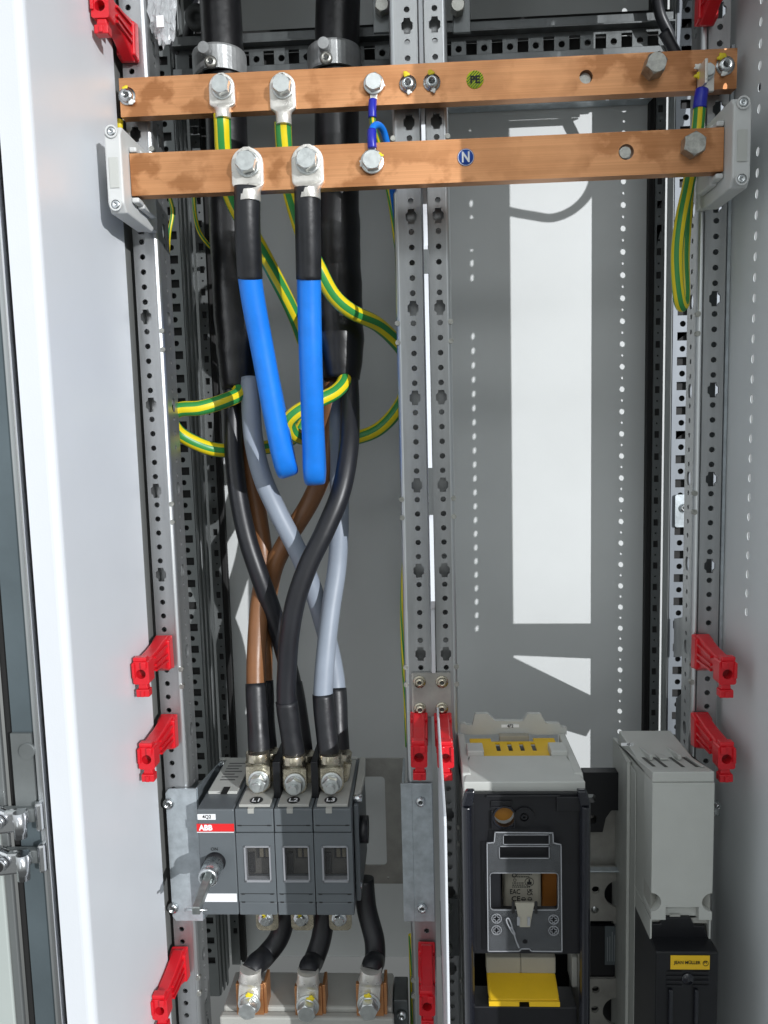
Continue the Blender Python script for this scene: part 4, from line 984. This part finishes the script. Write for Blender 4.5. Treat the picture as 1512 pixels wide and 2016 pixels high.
for b4 in ((340, 590, 800, 604, .002), (372, 625, 500, 629, .0015), (372, 664, 500, 668, .0015), (370, 627, 373, 668, .0015), (499, 627, 502, 668, .0015), (374, 690, 379, 805, .003), (514, 690, 519, 800, .003), (780, 600, 930, 690, .0025), (245, 640, 262, 1560, .003)):
    MB().pbox(fx(b4[0]), fy(b4[1]), fx(b4[2]), fy(b4[3]), CY - b4[4], b4[4] - .0002).build('cover_rib', BLACK, fs, bevel=.0004)
# rounded side handles
for s_, xc in ((-1, P(fx(222), fy(800), .566).x), (1, P(fx(962), fy(800), .566).x)):
    q = []
    for i in range(9):
        a = math.pi * i / 8; q.append((xc - .0042 * math.cos(a), .571 - .008 * math.sin(a)))
    zt_ = P(1035, fy(660), .566).z
    MB().prism([(a, b, ZB) for a, b in q] + [], (0, 0, zt_ - ZB)).build('side_handle', BLACKG, fs, bevel=.0008)
    MB().prism([(xc - .0042, .571, zt_ + .0002), (xc + .0042, .571, zt_ + .0002), (xc + .0036 - s_ * .003, .5712, zt_ + .013), (xc - .0036 - s_ * .003, .5712, zt_ + .013)], (0, -.006, 0)).build('handle_horn', BLACKG, fs, bevel=.0015)
# translucent plate with cut windows
TY = .5665
def zc_(a, b): return pp(fx(a), fy(b), TY)
outl = [zc_(352, 1560), zc_(545, 1560), zc_(560, 1545), zc_(608, 1545), zc_(622, 1560), zc_(812, 1562), zc_(806, 895), zc_(758, 885), zc_(755, 822), zc_(395, 818), zc_(390, 882), zc_(345, 885)]
def zr_(a0, b0, a1, b1, r): p, q = zc_(a0, b1), zc_(a1, b0); return rrect(p[0], p[1], q[0], q[1], r)
hl = [zr_(447, 834, 732, 894, .0004), zr_(422, 906, 732, 980, .0004), zr_(366, 1072, 788, 1302, .0025), circ(*zc_(583, 1504), .0021, 14)]
for (a, b) in ((404, 1356), (404, 1428), (760, 1362), (760, 1432)):
    x, z = zc_(a, b); s_ = .0024; u = .0009
    hl.append([(x - s_, z - u), (x - u, z - u), (x - u, z - s_), (x + u, z - s_), (x + u, z - u), (x + s_, z - u), (x + s_, z + u), (x + u, z + u), (x + u, z + s_), (x - u, z + s_), (x - u, z + u), (x - s_, z + u)])
plate('clear_cover', outl, hl, TY, .0012, CLEAR, fs)
# bright moulded rims of that cover
def rim(parent, poly, Y, w_=.00035, closed=True, m=RIM):
    n = len(poly); q = MB()
    for i in range(n if closed else n - 1):
        a, b = Vector(poly[i]), Vector(poly[(i + 1) % n]); d = b - a
        if d.length < 1e-6: continue
        d.normalize(); e_ = Vector((-d.y, d.x)) * w_
        c4 = [a - e_ - d * w_, b - e_ + d * w_, b + e_ + d * w_, a + e_ - d * w_]
        q.prism([(p[0], Y, p[1]) for p in c4], (0, -.0006, 0))
    return q.build('cover_rim', m, parent)
rim(fs, outl, TY - .0001)
for h in hl[:3]: rim(fs, h, TY - .0001, .00022)
for h in hl[4:]:
    cx_ = sum(p[0] for p in h) / 12; cz_ = sum(p[1] for p in h) / 12
    rim(fs, circ(cx_, cz_, .0038, 12), TY - .0001, .00030); rim(fs, h, TY - .0001, .00016)
# beige fuse seen in the window, with its tongue
BY = .590
MB().pbox(fx(455), fy(1040), fx(685), fy(1330), BY, .02).build('fuse_body', BEIGE, fs, bevel=.003)
MB().pbox(fx(690), fy(1060), fx(790), fy(1310), .600, .006).build('amber_part', BRNIN, fs, bevel=.001)
MB().pbox(fx(300), fy(1000), fx(860), fy(1400), .612, .002).build('inner_back', BLACK, fs)
tg = [pp(fx(a), fy(b), .5655) for a, b in ((520, 1255), (640, 1255), (622, 1340), (612, 1405), (548, 1405), (538, 1340))]
plate('tongue', tg, [], .5642, .0018, BEIGE, fs, .0004)
MB().pbox(fx(533), fy(1352), fx(550), fy(1402), .5630, .001).pbox(fx(598), fy(1352), fx(614), fy(1402), .5630, .001).build('tongue_clip', RIM, fs)
for s4 in ((500, 1255, 518, 1330), (643, 1255, 661, 1330)): MB().pbox(fx(s4[0]), fy(s4[1]), fx(s4[2]), fy(s4[3]), .5645, .0015).build('tongue_slot', INK, fs, bevel=.0006)
TXY = BY - .0004
for s_, a, b, h in (('EAC', 520, 1192, .0042), ('UK', 612, 1184, .0024), ('CA', 612, 1204, .0024), ('CE', 525, 1236, .0044)):
    text('lettering', s_, fx(a), fy(b), TXY, h, INK, fs, bold=.00005, sx_=.8 if s_ == 'EAC' else 1)
q = MB()
for (a, b, w_) in ((530, 1083, 95), (530, 1098, 78), (503, 1137, 70), (503, 1150, 76), (503, 1162, 110)):
    x = a
    while x < a + w_:
        l_ = random.uniform(6, 14); q.pbox(fx(x), fy(b - 3.2), fx(min(x + l_, a + w_)), fy(b + 3.2), TXY, .0002); x += l_ + 4
q.build('fine_print', mat('dim_print', (.06, .06, .05), .6), fs)
c = pp(fx(609), fy(1130), TXY); q = MB().ring((c[0], 0, c[1]), .0033, .0037, TXY - .0002, TXY, 28).box(c[0] - .0018, c[0] + .0018, TXY - .0002, TXY, c[1] - .0022, c[1] + .0002).box(c[0] - .0006, c[0] + .0006, TXY - .0002, TXY, c[1] + .0002, c[1] + .0024); q.build('round_mark', INK, fs)
c = pp(fx(515), fy(1088), TXY); MB().ring((c[0], 0, c[1]), .0012, .0019, TXY - .0002, TXY, 20).build('round_mark', INK, fs)
c = pp(fx(518), fy(1118), TXY); MB().ring((c[0], 0, c[1]), .0010, .0013, TXY - .0002, TXY, 16).build('round_mark', INK, fs)
for a in (573, 612):
    c = pp(fx(a), fy(1236), TXY); MB().ring((c[0], 0, c[1]), .0013, .0017, TXY - .0002, TXY, 12).box(c[0] - .002, c[0] + .002, TXY - .0002, TXY, c[1] - .0004, c[1]).build('round_mark', INK, fs)
# clip wire lying on the cover
tube('seal_wire', [P(fx(a), fy(b), .5638) for a, b in ((470, 1385), (466, 1362), (480, 1358), (495, 1390), (510, 1440), (528, 1500), (545, 1540))], .00055, RIM, fs, seg=8, up=(0, 1, 0))
tube('seal_wire', [P(fx(a), fy(b), .5638) for a, b in ((470, 1385), (485, 1415), (505, 1450), (520, 1455), (508, 1432), (492, 1412))], .00050, RIM, fs, seg=8, up=(0, 1, 0))
# lower compartment
MB().pbox(fx(240), fy(1580), fx(940), fy(2060), .640, .004).build('lower_recess', BLACK, fs)
MB().pbox(fx(342), fy(1602), fx(556), fy(1702), .600, .01).pbox(fx(558), fy(1602), fx(774), fy(1702), .600, .01).build('fuse_top', BEIGE, fs, bevel=.001)
ym = [P(fx(345), fy(1696), .600), P(fx(772), fy(1700), .600), P(fx(800), fy(1870), .575), P(fx(358), fy(1870), .575)]
MB().hexa([ym[3], ym[2], ym[1], ym[0], ym[3] + Vector((0, .012, -.004)), ym[2] + Vector((0, .012, -.004)), ym[1] + Vector((0, .01, -.004)), ym[0] + Vector((0, .01, -.004))]).build('yellow_handle', YEL, fs, bevel=.0015)
a1, a2 = P(fx(358), fy(1905), .574), P(fx(800), fy(1912), .574); mxx = P(fx(578), fy(1900), .574).x
plate('yellow_lip', [(a1.x, a1.z), (mxx - .004, a1.z), (mxx - .004, a1.z + .004), (mxx + .004, a1.z + .004), (mxx + .004, a1.z), (a2.x, a1.z), (a2.x, ym[2].z - .0005), (a1.x, ym[2].z - .0005)], [], .574, .004, YEL, fs, .0006)
MB().box(a1.x - .012, a2.x + .014, .576, .60, ZB, a1.z - .002).build('handle_base', BLACK, fs, bevel=.001)
MB().pbox(fx(875), fy(1600), fx(912), fy(1790), .600, .02).build('side_block', OGREY, fs, bevel=.001)

# ------------------------------------------------------------------ metal plates and black bracket between the units
bp = empty('busbar_adapter', P(1190, 1700, .69), 'perforated zinc plates and black holder between the two fuse units', 'adapter')
HY = .690
def hz(a, b, Y=HY): return pp(1130 + a / 3.272, 1400 + b / 3.272, Y)
def hp_(pts, Y=HY): return [hz(a, b, Y) for a, b in pts]
plate('black_holder', hp_([(60, 395), (285, 395), (300, 500), (300, 640), (240, 640), (205, 690), (185, 780), (60, 780)], .680), [rrect(*hz(85, 590, .680), *hz(140, 535, .680), .002), rrect(*hz(85, 725, .680), *hz(145, 672, .680), .002)], .680, .010, BLACK, bp, .0008)
plate('plain_plate', hp_([(60, 1000), (320, 1000), (320, 640), (60, 640)]), [], HY, .003, PLATE, bp, .0004)
plate('hole_plate', hp_([(60, 1352), (250, 1352), (262, 1372), (320, 1372), (320, 1006), (60, 1006)], .684), [circ(*hz(140, 1152, .684), .0036, 20), circ(*hz(290, 1178, .684), .0135, 32), circ(*hz(135, 1282, .684), .0036, 20)], .684, .003, PLATE, bp, .0005)
MB().box(hz(60, 0)[0], hz(320, 0)[0], .676, .6838, hz(0, 1010, .684)[1], hz(0, 998, .684)[1]).build('folded_edge', GALV, bp, bevel=.0008)
MB().box(hz(50, 0)[0], hz(330, 0)[0], .705, .71, hz(0, 2100)[1], hz(0, 1000)[1]).build('black_back', BLACK, bp)
MB().box(hz(60, 0)[0], hz(320, 0)[0], .688, .692, hz(0, 1722)[1], hz(0, 1376)[1]).build('black_field', BLACK, bp)
lo_, hi_ = hz(200, 1640, .686), hz(320, 1392, .686)
lbm = MB().box(lo_[0], hi_[0], .6870, .6878, lo_[1], hi_[1]).build('rating_label', mat('grey_label', (.10, .12, .13), .5), bp, bevel=.0002)
q = MB()
for i in range(9): q.box(lo_[0] + .002 + i * .0022, lo_[0] + .0028 + i * .0022, .6866, .6869, lo_[1] + .004, hi_[1] - .003 - random.random() * .01)
q.build('fine_print', mat('dim_white_print', (.25, .27, .28), .6), bp)
plate('hole_plate', hp_([(60, 2100), (320, 2100), (320, 1712), (275, 1712), (258, 1726), (60, 1726)], .684), [circ(*hz(140, 1795, .684), .0036, 20), circ(*hz(135, 1922, .684), .0036, 20), circ(*hz(285, 1935, .684), .0145, 32)], .684, .003, PLATE, bp, .0005)
c = hz(135, 1282, .684); MB().lathe((c[0], .690, c[1]), [(.0034, 0), (.0034, -.004), (.0028, -.005), (.0001, -.005)], n=18).build('screw', ZINC, bp)
for b in (1795, 1922): c = hz(140, b, .684); MB().lathe((c[0], .694, c[1]), [(.0034, 0), (.0034, -.004), (.0001, -.005)], n=18).build('screw', NICK, bp)

# ------------------------------------------------------------------ slim fuse unit on the right
sf = empty('fuse_switch', P(1345, 2016, .58), 'slim pale fuse box with a yellow name label on its black lower part', 'fuse switch')
GY = .580
def gx(z): return 1130 + z / 3.272
def gy(z): return 1400 + z / 3.272
def gp(a, b, Y=GY): return pp(gx(a), gy(b), Y)
xl, xr = gp(503, 800)[0], gp(905, 500)[0]
zt = gp(700, 392)[1]; zs = gp(700, 462)[1]; zbm = gp(700, 1345)[1]
zbk = P(gx(500), gy(205), .684).z
# face: outline with the two round finger bites and the lower notch
xc1, xc2 = gp(503, 1230)[0], gp(892, 1230)[0]; zc1 = gp(503, 1232)[1]; rb_ = .0078
n1, n2 = gp(590, 1345)[0], gp(803, 1345)[0]; zn = gp(700, 1262)[1]
ol = [(xl, zbm), (n1, zbm), (n1, zn), (n2, zn), (n2, zbm), (xr, zbm)]
ol += [(xr - rb_ * math.cos(math.radians(a)), zc1 + rb_ * math.sin(math.radians(a))) for a in range(-90, 91, 15)]
ol += [(xr, zs), (xl, zs)]
ol += [(xl + rb_ * math.cos(math.radians(a)), zc1 + rb_ * math.sin(math.radians(a))) for a in range(90, -91, -15)]
plate('front_cover', ol, [], GY, .022, LGREY, sf, .0008)
MB().box(xl + .0006, xr - .0006, GY + .0225, .684, zbm - .004, zs).build('body', LGREY, sf, bevel=.0008)
MB().hexa([(xl, GY + .0004, zs + .0003), (xr, GY + .0004, zs + .0003), (xr, GY + .0004, zt), (xl, GY + .0004, zt), (xl, .684, zs - .01), (xr, .684, zs - .01), (xr, .684, zbk), (xl, .684, zbk)]).build('top_cap', LGREY, sf, bevel=.0008)
# slots and ribs on the sloped cap
def cap(u, v, lift=0):
    y = GY + (.684 - GY) * v; return Vector((xl + (xr - xl) * u, y, zt + (zbk - zt) * v + lift))
q = MB()
for u, a, b in ((.10, .16, .96), (.29, .14, .96), (.57, .14, .96), (.80, .14, .98)):
    q.prism([cap(u, a, .0003), cap(u + .055, a, .0003), cap(u + .055, b, .0003), cap(u, b, .0003)], (0, 0, .0002))
q.build('vent_slot', mat('slot_shade', (.06, .06, .055), .7), sf)
for u, a, b, h_ in ((.175, .35, .85, .005), (.665, .35, .85, .005), (.875, .12, 1.0, .0012)):
    MB().hexa([cap(u, a, .0004), cap(u + .06, a, .0004), cap(u + .06, a, h_), cap(u, a, h_), cap(u, b, .0004), cap(u + .06, b, .0004), cap(u + .06, b, h_), cap(u, b, h_)]).build('cap_rib', LGREY, sf, bevel=.0006)
MB().hexa([cap(.36, .35, .0004), cap(.50, .35, .0004), cap(.50, .35, .002), cap(.36, .35, .002), cap(.36, .95, .0004), cap(.50, .95, .0004), cap(.50, .95, .002), cap(.36, .95, .002)]).build('cap_rib', LGREY, sf, bevel=.0006)
# seam, wider rear housing on the left flank
MB().box(xl - .0125 + .012, xl + .0003, .625, .6845, ZB, zbk - .001).build('flank_panel', LGREY, sf, bevel=.0004)
rx = P(gx(280), gy(230), .700).x
MB().hexa([(xl - .0035, .640, ZB), (xl - .0006, .640, ZB), (xl - .0006, .640, zbk + .002), (xl - .0035, .640, zbk + .002), (rx, .702, ZB), (xl - .0006, .702, ZB), (xl - .0006, .702, zbk - .002), (rx, .702, zbk - .002)]).build('rear_housing', LGREY, sf, bevel=.0006)
MB().pbox(gx(305), gy(206), gx(382), gy(224), .6385, .0008).build('name_label', PRWHITE, sf); text('lettering', '4F1', gx(360), gy(215), .6382, .0026, INK, sf)
# finger-bite hollows
for xx, s_ in ((xl, 1), (xr, -1)):
    MB().hexa([(xx + s_ * .0004, GY + .003, zc1 - .0078), (xx + s_ * .0078, GY + .012, zc1 - .0078), (xx + s_ * .0078, GY + .012, zc1 + .0078), (xx + s_ * .0004, GY + .003, zc1 + .0078), (xx + s_ * .0004, GY + .022, zc1 - .0078), (xx + s_ * .0078, GY + .022, zc1 - .0078), (xx + s_ * .0078, GY + .022, zc1 + .0078), (xx + s_ * .0004, GY + .022, zc1 + .0078)]).build('grip_hollow', OGREY, sf)
MB().box(n1, n2, GY + .006, GY + .010, zbm - .002, zn).build('notch_back', LGREY, sf); MB().pbox(gx(617), gy(1312), gx(686), gy(1338), GY + .004, .0015).build('latch', OGREY, sf, bevel=.0003)
# skirts and lower black holder
MB().box(xl, xl + .0012, GY + .002, .68, ZB, zbm - .0006).build('side_skirt', LGREY, sf)
MB().box(xr - .0012, xr, GY + .002, .68, gp(880, 1560)[1], zbm - .0006).build('side_skirt', LGREY, sf)
MB().box(xl + .001, xr - .001, GY + .006, GY + .02, gp(0, 1395)[1], zbm).build('lower_edge', OGREY, sf, bevel=.0004)
q = MB(); A = [gp(570, 1345), gp(760, 1345), gp(785, 1400), gp(850, 1400), gp(888, 1560), gp(520, 1560), gp(512, 1470), (xl + .0015, gp(0, 1440)[1]), (xl + .0015, gp(0, 1385)[1]), gp(568, 1385)]
q.prism([(a, GY + .003, b) for a, b in A], (0, .01, 0)); q.build('black_shoulder', BLACK, sf, bevel=.0008)
LY = .566
MB().box(gp(512, 0)[0], P(gx(930), gy(1700), LY).x, LY, .65, ZB, P(gx(700), gy(1552), LY).z).build('black_front', BLACK, sf, bevel=.001)
MB().pbox(gx(622), gy(1577), gx(876), gy(1664), LY - .0005, .0006).build('yellow_label', YEL, sf, bevel=.0001)
text('lettering', 'JEAN MÜLLER', gx(730), gy(1621), LY - .0008, .0026, INK, sf, bold=.00004, sx_=.92)
c = P(gx(846), gy(1621), LY); MB().ring((c.x, 0, c.z), .0019, .0022, LY - .0009, LY - .0007, 24).build('round_mark', INK, sf); text('lettering', 'M', gx(846), gy(1621), LY - .0008, .0024, INK, sf)
for b in (1680, 1708, 1738, 1768): MB().pbox(gx(596), gy(b), gx(700), gy(b + 12), LY - .001, .001).pbox(gx(766), gy(b), gx(870), gy(b + 12), LY - .001, .001).build('grip_rib', BLACK, sf, bevel=.0003)
c = P(gx(732), gy(1722), LY); MB().lathe((c.x, LY, c.z), [(.0048, 0), (.0046, -.0012), (.0001, -.0014)]).build('round_pad', BLACKG, sf)
for a in (610, 775): MB().pbox(gx(a), gy(1800), gx(a + 30), gy(2080), LY - .003, .003).build('guide', BLACKG, sf, bevel=.0008)
# small zinc screw block right of it
c = P(1411, 1590, .66)
zsb = empty('screw_block', c, 'tiny zinc screw block squeezed right of the slim fuse box', 'bracket')
MB().pbox(1406, 1580, 1417, 1606, .655, .006).build('block', ZINC, zsb, bevel=.0006); screw(zsb, 1412, 1586, .6548, .0026, ZINC)

# ------------------------------------------------------------------ odds and ends under the roof
for s_, px in ((-1, 748), (1, 905)):
    c = P(px, 20, .70)
    r0 = empty('roof_bracket', c, 'zinc bracket with a nut at the top %s the centre rails' % ('left of' if s_ < 0 else 'right of'), 'bracket', 'roof brackets beside the centre rails')
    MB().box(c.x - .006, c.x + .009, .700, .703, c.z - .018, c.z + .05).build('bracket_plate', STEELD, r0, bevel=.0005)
    q = MB(); hexprism(q, Vector((c.x - .002 * s_, 0, c.z)), .0062, .690, .6998, .3); q.build('nut', NICK, r0)
# crumpled clear bag
c = P(312, 15, .66); bm = bmesh.new(); bmesh.ops.create_icosphere(bm, subdivisions=4, radius=1)
from mathutils import noise as mn
for v in bm.verts:
    n_ = mn.noise(v.co * 2.3 + Vector((3, 1, 2))) * .45 + mn.noise(v.co * 5.5) * .28
    k = 1 + n_; v.co = Vector((c.x + v.co.x * .011 * k, .672 + v.co.y * .006 * k, c.z + .008 + v.co.z * .030 * k))
me = bpy.data.meshes.new('plastic_bag'); bm.to_mesh(me); bm.free()
bagE = empty('plastic_bag', c, 'crumpled clear plastic bag hanging at the top beside the left rail', 'bag'); link_mesh('foil', me, BAGM, bagE)
MB().box(c.x - .003, c.x + .003, .662, .6635, c.z - .014, c.z - .005).build('paper_slip', PRWHITE, bagE)
# dark loose cables in the upper corners
for pth, r_, l in (([(318, 40, .80), (340, 90, .80), (365, 130, .81), (372, 170, .82), (360, 230, .82)], .004, 'thin black cable in the dark upper left corner'),
                   ([(400, -20, .82), (372, 60, .82), (360, 120, .83), (345, 150, .84)], .005, 'black cable bent beside the left collar'),
                   ([(1290, -20, .78), (1300, 30, .78), (1318, 70, .785), (1325, 110, .79), (1320, 160, .80)], .005, 'dark cable loop in the upper right corner')):
    tag(tube('corner_cable', pts3(pth), r_, BLKC, None, seg=12), l, 'cable')
c = P(388, 34, .79); tag(MB().lathe((c.x, .79, c.z), [(.012, .004), (.012, -.002), (.005, -.002), (.005, .001), (.0001, .001)]).build('roof_washer', DARK), 'dark round washer on the roof plate left of the cables', 'washer')
# diagonal corner strut top right
MB_ = MB(); a, b = P(1350, 40, .78), P(1300, 170, .84)
